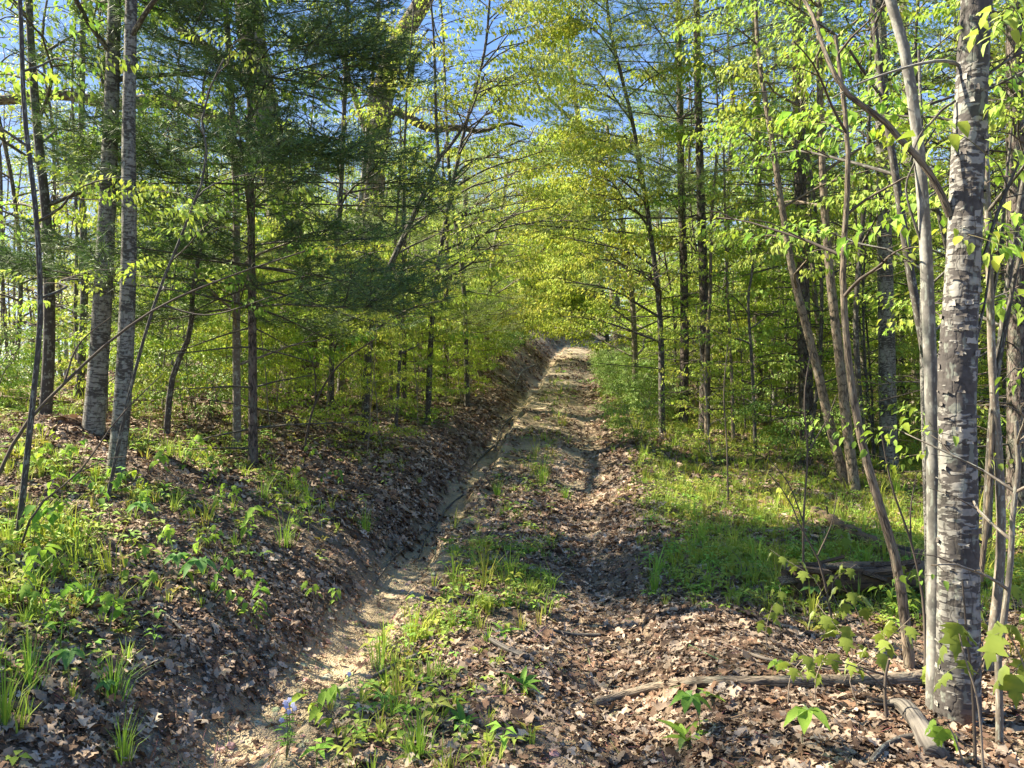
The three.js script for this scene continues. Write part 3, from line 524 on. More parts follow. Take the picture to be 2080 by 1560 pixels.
heroTree('sapling', 'thin scaly barked sapling leaning left over the fallen logs', 'sapling', { px: [[1858, 1340], [1822, 1150], [1778, 1000], [1742, 860], [1722, 720], [1712, 560]], w: [22, 8], d: 4.3, up: 1.4, bark: M.tan, seed: 33, crown: decid({ from: 0.6, limbs: 6, reach: 0.9, subs: 3, dens: 0.35, scale: 0.75 }), flare: 0.1, split: true, limbMat: M.twig, spray: 'near' });
heroTree('maple_tree', 'dark slim maple bending left behind the smooth grey beech', 'tree', { px: [[1898, 1020], [1884, 760], [1850, 560], [1815, 330], [1785, 130], [1770, -20]], w: [22, 13], d: 6.6, up: 2.5, bark: M.dark, seed: 34, crown: decid({ from: 0.45, limbs: 12, reach: 1.5, scale: 0.75 }), flare: 0.1, split: true });
heroTree('birch_tree', 'little white stemmed birch peeping out behind the beech foot', 'tree', { px: [[1890, 1330], [1886, 1120], [1880, 930], [1874, 700]], w: [17, 12], d: 5, up: 2, bark: M.paleBirch, seed: 35, crown: decid({ from: 0.5, limbs: 7, reach: 1.1, dens: 0.6 }), flare: 0.1 });
heroTree('beech_tree', 'smooth pale grey beech stem hugging the big birch on its left', 'tree', { px: [[1896, 1440], [1898, 1200], [1896, 950], [1888, 700], [1876, 430], [1858, 230], [1830, 70], [1800, -30]], w: [31, 25], d: 3.6, up: 2.5, bark: M.beech, seed: 36, nick: 'smooth grey beech', seg: 20, crown: decid({ from: 0.72, limbs: 6, reach: 1.3, dens: 0.4, scale: 0.6 }), flare: 0.12, rough: 0.02, split: true,
  branches: [{ px: [[1884, 520], [1860, 460], [1840, 380], [1858, 330], [1900, 260]], w: [6, 3], bark: M.dark }] });
{
  const shape = (t, u, len) => 1 + (fbm(u * 9, len * 14, 401, 3, 9) - 0.5) * 0.1 + (fbm(u * 4, len * 3.2, 404, 2, 4) - 0.5) * 0.09 + 0.16 * Math.exp(-len / 0.3) * (0.5 + noise(u * 5, 1, 7, 5)) + 0.06 * Math.exp(-Math.pow((len - 1.92) / 0.08, 2)) + 0.05 * Math.exp(-Math.pow((len - 3.0) / 0.06, 2));
  const b = heroTree('birch_tree', 'big birch with peeling black and white bark at the right front', 'tree', { px: [[1943, 1478], [1946, 1250], [1946, 1000], [1944, 760], [1958, 500], [1967, 300], [1976, 120], [1984, -40]], w: [84, 56], d: 3.42, up: 5, bark: M.birch, seed: 37, nick: 'big peeling birch', seg: 48, step: 0.02, vs: 1.6, us: 0.62, shape, taper: 0.8, crown: decid({ from: 0.68, limbs: 10, reach: 2.0, dens: 0.45, scale: 0.65 }), split: true, limbMat: M.dark,
    branches: [
      { px: [[1930, 440], [1905, 380], [1868, 325], [1820, 275], [1785, 235], [1735, 205], [1700, 160], [1672, 95, 0.1], [1650, 30, 0.2], [1620, -20, 0.3]], w: [15, 7], bark: M.tan, leafy: 4, spray: 'near', from: 10, out: 0.2 },
      { px: [[1955, 138], [1935, 126], [1905, 124], [1860, 132], [1800, 150], [1740, 172], [1690, 200]], w: [8, 2.5], bark: M.beech },
      { px: [[1940, 205], [1915, 222], [1890, 250], [1868, 275], [1848, 330]], w: [6, 3], bark: M.dark },
      { px: [[1975, 560], [1995, 530], [2020, 450], [2060, 350], [2110, 250]], w: [9, 4], bark: M.dark, leafy: 5, spray: 'near', out: 0.3 },
      { px: [[1985, 170], [2020, 140], [2070, 110], [2130, 90]], w: [8, 4], bark: M.dark, leafy: 5, spray: 'near', out: 0.3 },
      { px: [[1975, 720], [1990, 660], [2003, 600], [2010, 540]], w: [7, 4], bark: M.dark }] });
  // curled flakes of bark standing off the stem
  const r = stream(4242), bb = P(1943, 1478, 3.42), foot = b.position;
  const axis = curve([[1943, 1478], [1946, 1250], [1946, 1000], [1944, 760], [1958, 500], [1967, 300], [1976, 120], [1984, -40]].map(([x, y]) => P(x, y, -foot.z).sub(foot)), 60);
  const flakeG = [0, 1, 2, 3].map((k) => {
    const g = new GB(), rr = stream(900 + k), nx = 5, ny = 3;
    for (let i = 0; i <= nx; i++) for (let j = 0; j <= ny; j++) { const u = i / nx - 0.5, v = j / ny - 0.5, e = (i === 0 || i === nx || j === 0 || j === ny) ? rr.r(0.75, 1.1) : 1; g.v(V(u * e, v * e * rr.r(0.85, 1.1), 0.12 * Math.pow(Math.abs(u * 2), 3) * (u > 0 ? 1 : 0.2) + 0.1 * v * v)); }
    for (let i = 0; i < nx; i++) for (let j = 0; j < ny; j++) { const a = i * (ny + 1) + j, c = a + ny + 1; g.tri(a, c, a + 1); g.tri(a + 1, c, c + 1); }
    return g.build();
  });
  const flakeM = [[0.34, 0.32, 0.29], [0.27, 0.255, 0.23], [0.1, 0.086, 0.078], [0.17, 0.15, 0.13]].map((c) => new THREE.MeshStandardMaterial({ color: C(...c), roughness: 0.85, side: THREE.DoubleSide }));
  for (let k = 0; k < 130; k++) {
    const i = Math.floor(Math.pow(r(), 1.3) * 55), c = axis[i], a = r.r(-0.3, Math.PI + 0.3), rr = lerp(0.097, 0.064, i / 60) * 1.0, n = V(Math.cos(a), 0, Math.sin(a));
    const f = part('bark_flake', flakeG[k % 4], flakeM[r() < 0.2 ? 0 : r.pick([1, 2, 2, 3])], b);
    f.position.copy(c).addScaledVector(n, rr); f.lookAt(f.position.clone().add(n)); f.position.copy(c).addScaledVector(n, rr);
    f.rotation.set(0, Math.PI / 2 - a, r.r(-0.12, 0.12)); f.scale.set(r.r(0.02, 0.055), r.r(0.006, 0.03), 0.04);
  }
}
heroTree('sapling', 'multi stemmed dark sapling right behind the big birch', 'sapling', { px: [[1996, 1350], [2032, 1130], [2030, 960], [2016, 760], [2010, 560], [2004, 380], [2000, 200]], w: [20, 12], d: 4.2, up: 2, bark: M.maple, seed: 38, crown: decid({ from: 0.5, limbs: 8, reach: 1.2, dens: 0.5, scale: 0.7 }), flare: 0.1, split: true, limbMat: M.dark,
  branches: [{ px: [[2016, 800], [2035, 700], [2062, 560], [2100, 420]], w: [12, 6], bark: M.dark }, { px: [[2012, 620], [2030, 520], [2040, 400], [2055, 260]], w: [9, 4], bark: M.dark }, { px: [[1990, 1180], [2008, 1020], [2014, 900], [2018, 820]], w: [12, 9], bark: M.tan }] });
heroTree('sapling', 'lichen spotted grey stem at the bottom right corner', 'sapling', { px: [[2028, 1570], [2030, 1440], [2024, 1385], [2036, 1280], [2052, 1150], [2060, 1000]], w: [16, 9], d: 3.1, up: 0.3, bark: M.maple, seed: 39, crown: decid({ from: 0.6, limbs: 6, reach: 0.8, subs: 3, dens: 0.5, scale: 0.7 }), spray: 'near', flare: 0.05 });
heroTree('pine_tree', 'thick dark pine trunk cut by the right picture edge', 'tree', { px: [[2068, 940], [2066, 700], [2062, 400], [2060, 100], [2058, -40]], w: [42, 34], d: 8.6, up: 5, bark: M.pine, pine: true, seed: 40, nick: 'right edge pine', crown: { live: 0.5, step: 0.4, reach: 2.2, dead: 1.2 }, spray: 'pine', hue: HUE.pine });
heroTree('maple_tree', 'dark forked trunk between the big birch and the right edge', 'tree', { px: [[2000, 985], [2018, 820], [2042, 620], [2062, 470], [2085, 330]], w: [18, 11], d: 7.2, up: 2, bark: M.dark, seed: 41, crown: decid({ from: 0.4, limbs: 9, reach: 1.4 }) });

// bare thin stems and long twigs in front
const bare = { bark: M.twig, up: 0, flare: 0, step: 0.1, seg: 5 };
for (const [label, px, w, d, side] of [
  ['long bare twig arching in from the left edge across the birches', [[-60, 1000], [40, 880], [130, 780], [240, 680], [330, 620], [470, 560], [620, 510]], [9, 3], 4.9, [[[130, 780], [160, 700], [230, 640]], [[330, 620], [420, 640], [560, 600]]]],
  ['thin bare stem rising from the leafy slope near the left edge', [[20, 1180], [70, 1040], [160, 960], [240, 850], [330, 760]], [6, 2], 4.4, [[[160, 960], [230, 930], [300, 930]]]],
  ['upright bare grey shrub stem left of the rotten log', [[1634, 1180], [1632, 1060], [1640, 920], [1634, 800], [1650, 700]], [6, 2.5], 5.4, [[[1632, 1060], [1600, 980], [1560, 930]], [[1640, 920], [1680, 850], [1700, 800]]]],
  ['bare brown stem curving up in front of the rotten log', [[1705, 1250], [1660, 1130], [1630, 1080], [1600, 1010], [1560, 960]], [6, 2], 5.0, [[[1660, 1130], [1690, 1060], [1700, 1000]]]],
  ['thin reddish stem between the scaly sapling and the beech', [[1880, 1340], [1875, 1220], [1850, 1100], [1812, 990], [1790, 880]], [8, 3], 4.1, [[[1850, 1100], [1850, 1030], [1862, 960]]]],
  ['bare twig leaning left across the lower right litter', [[1860, 1400], [1790, 1365], [1680, 1355], [1600, 1340], [1520, 1318]], [7, 2], 3.7, [[[1680, 1355], [1640, 1330], [1590, 1270]]]],
  ['dark dead upright twig beside the driftwood stump', [[1820, 1530], [1800, 1450], [1798, 1380], [1806, 1340]], [9, 6], 3.3, [[[1800, 1400], [1750, 1360], [1690, 1340]]]],
  ['thin bare stem in the sunny grass at right', [[1480, 990], [1476, 900], [1470, 800], [1478, 700]], [4, 2], 9, []],
  ['crooked bare stem right of the big birch foot', [[1985, 1480], [1975, 1390], [1965, 1300], [1955, 1180]], [9, 4], 2.9, [[[1975, 1390], [2010, 1320], [2060, 1270]]]],
  ['slim bare stem leaning over the left bank rim', [[610, 900], [640, 820], [690, 740], [760, 690]], [6, 3], 9.5, [[[640, 820], [640, 760], [620, 700]]]],
]) heroTree('bare_sapling', label, 'bare sapling', { px, w, d, seed: 90 + w[0] * 3 + px[0][0], ...bare, branches: side.map((q) => ({ px: q, w: [w[0] * 0.5, 1.5], bark: M.twig })) });
// ---------------------------------------------------------------- the woods behind: one of each kind, then copies
function proto(make) { const g = new THREE.Group(); make(g); return g; }
const rp = stream(77);
const PROTO = {};
const mk = (key, f) => { PROTO[key] = [1, 2].map((k) => proto((g) => f(g, stream(k * 101 + key.length * 17 + key.charCodeAt(0))))); };
mk('slimMaple', (g, r) => buildTree(g, r, trunkPath(r, 9, 0.06, 0.12), 0.055, 0.015, M.maple, { crown: decid({ from: 0.12, limbs: 28, reach: 2.0, subs: 5 }), hue: HUE.maple, seg: 8 }));
mk('tallMaple', (g, r) => buildTree(g, r, trunkPath(r, 12, 0.05, 0.15), 0.1, 0.025, M.tan, { crown: decid({ from: 0.18, limbs: 30, reach: 2.6, subs: 5, every: 0.28 }), hue: HUE.fresh, seg: 9 }));
mk('darkMaple', (g, r) => buildTree(g, r, trunkPath(r, 10, 0.08, 0.18), 0.07, 0.02, M.dark, { crown: decid({ from: 0.12, limbs: 28, reach: 2.1, subs: 5 }), spray: 'fine', hue: HUE.fresh, seg: 8 }));
mk('pine', (g, r) => buildTree(g, r, trunkPath(r, 12, 0.02, 0.05), 0.11, 0.02, M.pine, { pine: true, crown: { live: 0.38, step: 0.42, reach: 2.1, dead: 1.4, scale: 1.2 }, spray: 'pine', hue: HUE.palePine, seg: 9 }));
mk('youngPine', (g, r) => buildTree(g, r, trunkPath(r, 4.6, 0.02, 0.03), 0.04, 0.006, M.pine, { pine: true, crown: { live: 0.16, step: 0.34, reach: 1.5, scale: 1.05 }, spray: 'pine', hue: HUE.palePine, seg: 7 }));
mk('oak', (g, r) => buildTree(g, r, trunkPath(r, 14, 0.05, 0.2), 0.16, 0.04, M.oak, { crown: decid({ from: 0.38, limbs: 18, reach: 3.8, subs: 7 }), spray: 'bud', hue: HUE.bud, seg: 10 }));
mk('birch', (g, r) => buildTree(g, r, trunkPath(r, 11, 0.04, 0.1), 0.085, 0.02, M.paleBirch, { crown: decid({ from: 0.4, limbs: 18, reach: 1.9, subs: 4 }), spray: 'fine', hue: HUE.maple, seg: 9, limbMat: M.dark }));
mk('youngSapling', (g, r) => buildTree(g, r, trunkPath(r, 4.2, 0.08, 0.08), 0.02, 0.006, M.maple, { crown: decid({ from: 0.12, limbs: 16, reach: 1.0, subs: 3, every: 0.26 }), hue: HUE.fresh, seg: 6 }));
mk('poleSapling', (g, r) => buildTree(g, r, trunkPath(r, 6.2, 0.1, 0.12), 0.026, 0.008, M.dark, { crown: decid({ from: 0.15, limbs: 20, reach: 1.2, subs: 4 }), spray: 'fine', hue: HUE.fresh, seg: 6 }));
mk('barePole', (g, r) => buildTree(g, r, trunkPath(r, 8, 0.07, 0.14), 0.034, 0.01, M.dark, { crown: decid({ from: 0.12, limbs: 22, reach: 1.3, subs: 6, dens: 0.1 }), spray: 'fine', hue: HUE.fresh, seg: 6 }));
mk('shrub', (g, r) => {
  const st = [], tw = [], sp = [];
  for (let k = 0; k < 7; k++) {
    const a = r.r(0, 6.28), l = r.r(0.6, 1.4), q = curve([V(r.g() * 0.08, -0.1, r.g() * 0.08), V(Math.cos(a) * l * 0.2, l * 0.5, Math.sin(a) * l * 0.2), V(Math.cos(a) * l * 0.55, l, Math.sin(a) * l * 0.55)], 6);
    st.push(tube(q, (t) => 0.007 * (1 - 0.7 * t), 4));
    for (let j = 2; j < 7; j++) for (let m = 0; m < 2; m++) { const aa = a + r.r(-1.6, 1.6), e = q[j].clone().add(V(Math.cos(aa) * 0.15, 0.03, Math.sin(aa) * 0.15)); tw.push(tube([q[j], e], () => 0.002, 3)); sp.push([e, aa, r.r(-0.2, 0.3), r.r(-0.3, 0.3), r.r(0.55, 0.95)]); }
  }
  part('stems', mergeGeometries(st), M.dark, g); part('twigs', mergeGeometries(tw), M.twig, g, 'stuff');
  leafOut(g, r, sp, 'fine', g.id % 2 ? HUE.green : HUE.maple);
});
const fr = stream(2025);
let placed = 0;
function plant(key, name, label, category, group, x, z, s = 1) {
  const src = PROTO[key][placed++ % 2], c = src.clone(); c.name = numbered(name); c.position.set(x, H(x, z), z); c.rotation.y = fr.r(0, 6.28); c.rotation.x = fr.g() * 0.02; c.rotation.z = fr.g() * 0.02; c.scale.setScalar(s * fr.r(0.85, 1.18));
  scene.add(c); GROWN.push([x, z]); return tag(c, label, category, group);
}
function fill(count, where, gap, f, low) {
  for (let k = 0, tries = 0; k < count && tries < count * 60; tries++) { const [x, z] = where(); if (!low && z > -46 && [2.5, 4, 5.5, 7, 8.5].some((h) => inGap(V(x, H(x, z) + h, z), 1.9)) || GROWN.some(([a, b]) => (a - x) ** 2 + (b - z) ** 2 < gap * gap)) continue; f(x, z); k++; }
}
const KINDS = {
  slimMaple: ['maple_tree', 'slim maple in fresh leaf'], tallMaple: ['maple_tree', 'tall tan barked maple'], darkMaple: ['maple_tree', 'dark stemmed small leaved maple'],
  pine: ['pine_tree', 'pine'], youngPine: ['pine_tree', 'young soft pine'], oak: ['oak_tree', 'oak just breaking bud'], birch: ['birch_tree', 'slender white flecked birch'],
  youngSapling: ['sapling', 'low leafy sapling'], poleSapling: ['sapling', 'thin dark pole sapling'], barePole: ['sapling', 'nearly bare twiggy pole'], shrub: ['shrub', 'low green leafy shrub'],
};
function wild(key, x, z, place, s) { const [n, l] = KINDS[key]; WILD.push({ o: plant(key, n, l + ' ' + place, n === 'shrub' ? 'shrub' : n === 'sapling' ? 'sapling' : 'tree', n.replace('_', ' ') + 's ' + place, x, z, s), l, x, z }); }
function nameWild() {                                                  // say of each copy which one it is: by the nearest named tree beside it in the view
  const seen = {};
  WILD.filter((w) => w.z < -5).sort((a, b) => b.z - a.z).forEach((w) => {
    const d = -w.z, px = 1040 + w.x / d * FPX; if (px < -60 || px > 2140) return;
    const a = ANCHORS.reduce((m, k) => (Math.abs(k.px - px) < Math.abs(m.px - px) ? k : m)), off = px - a.px, rel = Math.abs(off) < 14 ? (d > a.d ? 'straight behind' : 'straight in front of') : (d > a.d + 2 ? 'behind and ' : '') + (off > 0 ? 'right of' : 'left of');
    const key = w.l + rel + a.nick, n = seen[key] = (seen[key] ?? -1) + 1;
    w.o.userData.label = (n ? ORD[n] ?? 'farthest ' : '') + w.l + ' ' + rel + ' the ' + a.nick;
  });
}
// right woods
fill(70, () => { const d = fr.r(9.5, 42); return [XC(d) + 2.6 + Math.pow(fr(), 0.9) * (0.68 * d + 3), -d]; }, 1.5, (x, z) => wild(fr.pick(['slimMaple', 'slimMaple', 'tallMaple', 'darkMaple', 'darkMaple', 'oak', 'slimMaple', 'birch']), x, z, 'crowded in the woods right of the trail'));
fill(60, () => { const d = fr.r(9, 36); return [XC(d) + 2.4 + fr() * (0.66 * d + 1), -d]; }, 0.9, (x, z) => wild(fr.pick(['poleSapling', 'poleSapling', 'youngSapling']), x, z, 'among the trunks right of the trail'));
fill(64, () => { const d = fr.r(9, 32); return [XC(d) + 2.6 + fr() * (0.64 * d + 1), -d]; }, 0.7, (x, z) => wild('barePole', x, z, 'among the trunks right of the trail'));
fill(30, () => { const d = fr.r(10, 32); return [XC(d) - 2.6 - fr() * (0.6 * d), -d]; }, 0.9, (x, z) => wild('barePole', x, z, 'in the woods left of the trail'));
fill(16, () => { const d = fr.r(11, 26); return [-fr.r(0.44, 0.72) * d, -d]; }, 0.7, (x, z) => wild(fr.pick(['barePole', 'barePole', 'barePole']), x, z, 'in the woods left of the trail'), true);
// left woods, thinner towards the open slope
fill(32, () => { const d = fr.r(11, 44); return [XC(d) - 2.6 - fr() * (0.62 * d), -d]; }, 2.2, (x, z) => wild(fr.pick(['slimMaple', 'darkMaple', 'slimMaple', 'birch', 'poleSapling']), x, z, 'in the woods left of the trail'));
fill(34, () => { const d = fr.r(9, 32); return [XC(d) - 2.3 - fr() * (0.55 * d), -d]; }, 1.0, (x, z) => wild(fr.pick(['poleSapling', 'youngSapling', 'youngSapling']), x, z, 'along the left bank'));
fill(2, () => { const d = fr.r(20, 30); return [XC(d) - 2.6 - fr() * 2, -d]; }, 1.5, (x, z) => wild('youngPine', x, z, 'along the left bank rim'));
// over the bend at the trail's end
fill(44, () => { const d = fr.r(46, 66); return [XC(d) + fr.r(-16, -3), -d]; }, 1.3, (x, z) => wild(fr.pick(['slimMaple', 'youngSapling', 'poleSapling', 'darkMaple', 'youngSapling']), x, z, 'behind the bend of the trail'));
fill(54, () => { const d = fr.r(9, 24); return [XC(d) - 1.9 - 3.6 * fr(), -d]; }, 0.5, (x, z) => wild('youngSapling', x, z, 'along the left bank', 0.45 + 0.3 * fr()), true);
fill(30, () => { const d = fr.r(11, 26); return [XC(d) + 2.6 + 0.5 * d * fr(), -d]; }, 0.8, (x, z) => wild('youngSapling', x, z, 'among the trunks right of the trail', 0.5 + 0.3 * fr()), true);
// shrubs along the edges
fill(26, () => { const d = fr.r(8.5, 28); return [XC(d) - 2.0 - 5 * fr(), -d]; }, 0.9, (x, z) => wild('shrub', x, z, 'on the left bank', 1.05), true);
fill(34, () => { const d = fr.r(12.5, 34); return [XC(d) + 1.6 + 3 * fr() * fr(), -d]; }, 0.6, (x, z) => wild('shrub', x, z, 'on the right verge of the trail', 0.75), true);
fill(50, () => { const d = fr.r(10, 30); return [XC(d) + 4 + fr() * 0.6 * d, -d]; }, 0.8, (x, z) => wild('shrub', x, z, 'under the trees right of the trail', 0.9), true);
// trees beside and behind the camera whose shade falls on the near ground
for (const [x, z, k] of [[-6.9, -4.4, 'darkMaple'], [-6.4, -2.4, 'slimMaple'], [-9.5, -0.6, 'birch'], [-11.5, -6.4, 'oak'], [-7.2, 1.6, 'slimMaple'], [-13, -2.5, 'oak'], [3.8, 2.4, 'slimMaple']]) wild(k, x, z, 'beside the camera');
nameWild();
{ // the far-off wood that reads as one mass
  const r = stream(555), g = thing('distant_woods', 'distant fresh green woods behind everything', null, V(0, 0, 0)); g.userData = { label: 'distant fresh green woods closing the view', kind: 'stuff' };
  const tr = [], sp = [], bd = [], stick = tube(curve([V(0, -0.5, 0), V(0.1, 4, 0.05), V(-0.05, 9, 0)], 8), (t) => lerp(0.12, 0.03, t), 6), up = V(0, 1, 0);
  for (let k = 0; k < 420; k++) {
    const d = r.r(46, 105), side = k % 10 < 7 ? 1 : -1, x = side > 0 ? XC(d) + r.r(-22, 0.75 * d) : -r.r(6, 0.8 * d), y = H(x, -d);
    if (Math.abs(x - XC(d)) < 2.5) continue;
    const s = r.r(0.7, 1.25);
    tr.push([new THREE.Matrix4().compose(V(x, y, -d), new THREE.Quaternion().setFromAxisAngle(up, r.r(0, 6)), V(s, s, s))]);
    const hue = r() < 0.75 ? HUE.fresh : HUE.bud, n = 70;
    for (let j = 0; j < n; j++) { const hh = Math.pow(r(), 1.3) * 9.5 * s + 0.3, rad = 2.6 * s * Math.sqrt(r()) * (1.1 - Math.abs(hh / s - 6) / 9), a = r.r(0, 6.28); sp.push([sprayMatrix(V(x + Math.cos(a) * rad, y + hh, -d + Math.sin(a) * rad), r.r(0, 6.28), r.r(-0.2, 0.3), r.r(-0.3, 0.3), r.r(0.9, 1.7)), hue(r)]); }
  }
  swarm('trunks', stick, M.maple, tr, g);
  [0, 1].forEach((k) => swarm('foliage', SPRAY.far[k], [M.leaf, M.greenTwig], sp.filter((_, i) => i % 2 === k), g));
}
// ---------------------------------------------------------------- leaf litter
const litterG = [];
for (let k = 0; k < 6; k++) { const b = new GB(), r = stream(300 + k); lobed(b, V(-0.5, 0, 0), V(1, 0, 0), V(0, 1, 0), 1, k < 3 ? OAK : BLUNT, r.r(-0.35, 0.35), r.r(-0.4, 0.6), r.r(0.3, 1)); litterG.push(b.build()); }
const DRY = (r) => { const t = r(), l = r.r(0.6, 1.2); return t < 0.42 ? C(0.35 * l, 0.26 * l, 0.19 * l) : t < 0.62 ? C(0.21 * l, 0.125 * l, 0.08 * l) : t < 0.92 ? C(0.13 * l, 0.082 * l, 0.054 * l) : C(0.46 * l, 0.37 * l, 0.29 * l); };
function slope(x, z) { const e = 0.08; return V(H(x - e, z) - H(x + e, z), 2 * e, H(x, z - e) - H(x, z + e)).normalize(); }
const lay = (x, z, yaw, tip, s, dy = 0.012) => {
  const n = slope(x, z), q = new THREE.Quaternion().setFromUnitVectors(V(0, 1, 0), n).multiply(new THREE.Quaternion().setFromEuler(new THREE.Euler(tip[0], yaw, tip[1], 'YXZ')));
  return new THREE.Matrix4().compose(onGround(x, z, dy), q, V(s, s, s));
};
{
  const r = stream(31), g = thing('leaf_litter', 'brown fallen oak and maple leaves covering the forest floor', null, V(0, 0, 0)); g.userData = { label: 'brown fallen leaves covering the forest floor', kind: 'stuff' };
  const lists = litterG.map(() => []);
  for (let k = 0; k < 115000; k++) {                                    // leaf by leaf close by
    const d = Math.exp(r.r(Math.log(1.9), Math.log(7.5))), x = r.r(-0.78 * d - 1.2, 0.78 * d + 1.2), z = -d, u = x - XC(d);
    if (d < 4 && r() < 0.45) continue;
    const c = clay(x, z), gr = green(x, z), patch = smooth(0.3, 0.55, fbm(x * 1.1, z * 1.1, 140, 3));
    if (r() > (0.35 + 0.65 * patch) * (1 - 0.95 * c) * (1 - 0.6 * gr)) continue;
    const s = (0.028 + 0.08 * Math.pow(r(), 1.4)) * (1 + 0.9 * smooth(8, 35, d)) * (c > 0.4 ? 0.7 : 1);
    lists[k % 6].push([lay(x, z, r.r(0, 6.28), [r.g() * 0.4, r.g() * 0.4], s, r.r(0.004, 0.03)), DRY(r)]);
  }
  lists.forEach((l, k) => swarm('dry_leaves', litterG[k], M.dryLeaf, l, g));
  const patchG = [0, 1, 2, 3].map((k) => {                             // farther off, in handfuls
    const q = stream(360 + k), list = [];
    for (let j = 0; j < 11; j++) { const a = litterG[Math.floor(q.r(0, 6))].clone(), rr = 0.24 * Math.sqrt(q()), t = q.r(0, 6.28), s = q.r(0.08, 0.15); a.applyMatrix4(new THREE.Matrix4().compose(V(Math.cos(t) * rr, q.r(0, 0.02), Math.sin(t) * rr), new THREE.Quaternion().setFromEuler(new THREE.Euler(q.g() * 0.4, q.r(0, 6.28), q.g() * 0.4, 'YXZ')), V(s, s, s))); const c = DRY(q), n = a.attributes.position.count, col = []; for (let m = 0; m < n; m++) col.push(c.r, c.g, c.b); a.setAttribute('color', new THREE.Float32BufferAttribute(col, 3)); list.push(a); }
    return mergeGeometries(list);
  });
  const pl = patchG.map(() => []), patchM = M.dryLeaf.clone(); patchM.vertexColors = true;
  for (let k = 0; k < 26000; k++) {
    const d = Math.exp(r.r(Math.log(7), Math.log(62))), x = r.r(-0.78 * d - 1.2, 0.78 * d + 1.2), z = -d, c = clay(x, z), gr = green(x, z), patch = smooth(0.3, 0.55, fbm(x * 1.1, z * 1.1, 140, 3));
    if (r() > (0.4 + 0.6 * patch) * (1 - 0.9 * c) * (1 - 0.75 * gr)) continue;
    const v = r.r(0.75, 1.25); pl[k % 4].push([lay(x, z, r.r(0, 6.28), [0, 0], r.r(0.8, 1.3) * (1 + 0.7 * smooth(10, 35, d)) * (c > 0.4 ? 0.7 : 1), 0.012), C(v, v, v)]);
  }
  pl.forEach((l, k) => swarm('dry_leaves', patchG[k], patchM, l, g));
  // needles, twigs and crumbs
  const bits = [], needle = tube([V(-0.5, 0, 0), V(0, 0.03, 0.05), V(0.5, 0, 0)], () => 0.02, 3);
  for (let k = 0; k < 9000; k++) { const d = Math.exp(r.r(Math.log(1.9), Math.log(14))), x = r.r(-0.75 * d - 1, 0.75 * d + 1), s = r.r(0.05, 0.22) * (r() < 0.08 ? 2 : 1); const m = lay(x, -d, r.r(0, 6.28), [0, r.g() * 0.1], s, 0.012), w = 0.35; m.scale(V(1, w, w)); bits.push([m, C(r.r(0.1, 0.3), r.r(0.08, 0.2), r.r(0.05, 0.14))]); }
  swarm('fallen_twigs', needle, new THREE.MeshStandardMaterial({ color: 0xffffff, roughness: 0.9 }), bits, g);
  // clods and pebbles on the washed clay
  const clod = new THREE.IcosahedronGeometry(1, 1), cp = clod.attributes.position; for (let i = 0; i < cp.count; i++) { const f = 0.75 + 0.5 * hash(Math.round(cp.getX(i) * 50), Math.round(cp.getY(i) * 50), Math.round(cp.getZ(i) * 50)); cp.setXYZ(i, cp.getX(i) * f, cp.getY(i) * f * 0.6, cp.getZ(i) * f); } clod.computeVertexNormals();
  const cl = [];
  for (let k = 0; k < 16000; k++) { const d = Math.exp(r.r(Math.log(2.2), Math.log(22))), x = XC(d) + r.r(-1.6, 1.4); if (r() > clay(x, -d)) continue; cl.push([lay(x, -d, r.r(0, 6), [0, 0], Math.pow(r(), 3) * 0.022 + 0.004, 0), C(r.r(0.3, 0.46), r.r(0.23, 0.36), r.r(0.14, 0.24))]); }
  swarm('clods', clod, new THREE.MeshStandardMaterial({ color: 0xffffff, roughness: 0.97 }), cl, g);
}
{ // the leaves nearest the camera, one by one
  const r = stream(32), mats = [[0.46, 0.37, 0.28], [0.36, 0.26, 0.18], [0.26, 0.155, 0.095], [0.4, 0.22, 0.12]].map((c) => { const m = M.dryLeaf.clone(); m.color = C(...c); return m; });
  const what = ['dry pale tan oak leaf', 'dry mid brown oak leaf', 'dry dark brown leaf', 'rusty red brown fallen leaf'];
  for (let k = 0, n = 0; n < 150 && k < 3000; k++) {
    const d = r.r(2.7, 4.6), x = r.r(-0.66 * d, 0.62 * d), u = x - XC(d); if (clay(x, -d) > 0.5 || r() < green(x, -d) * 0.6) continue; n++;
    const i = r.pick([0, 0, 0, 1, 1, 2, 3]), side = u < -0.6 ? 'on the slope left of the washed rut' : u < 0.4 ? 'on the grassy strip between the ruts' : 'in and beside the right hand rut';
    const o = new THREE.Mesh(litterG[r.pick([0, 1, 2, 0, 1, 2, 3, 4])], mats[i]); o.name = numbered('fallen_leaf'); o.castShadow = o.receiveShadow = true;
    lay(x, -d, r.r(0, 6.28), [r.g() * 0.35, r.g() * 0.35], r.r(0.085, 0.145), 0.03).decompose(o.position, o.quaternion, o.scale);
    tag(o, what[i] + ' lying ' + side, 'fallen leaf', 'fallen leaves ' + side); scene.add(o);
  }
}
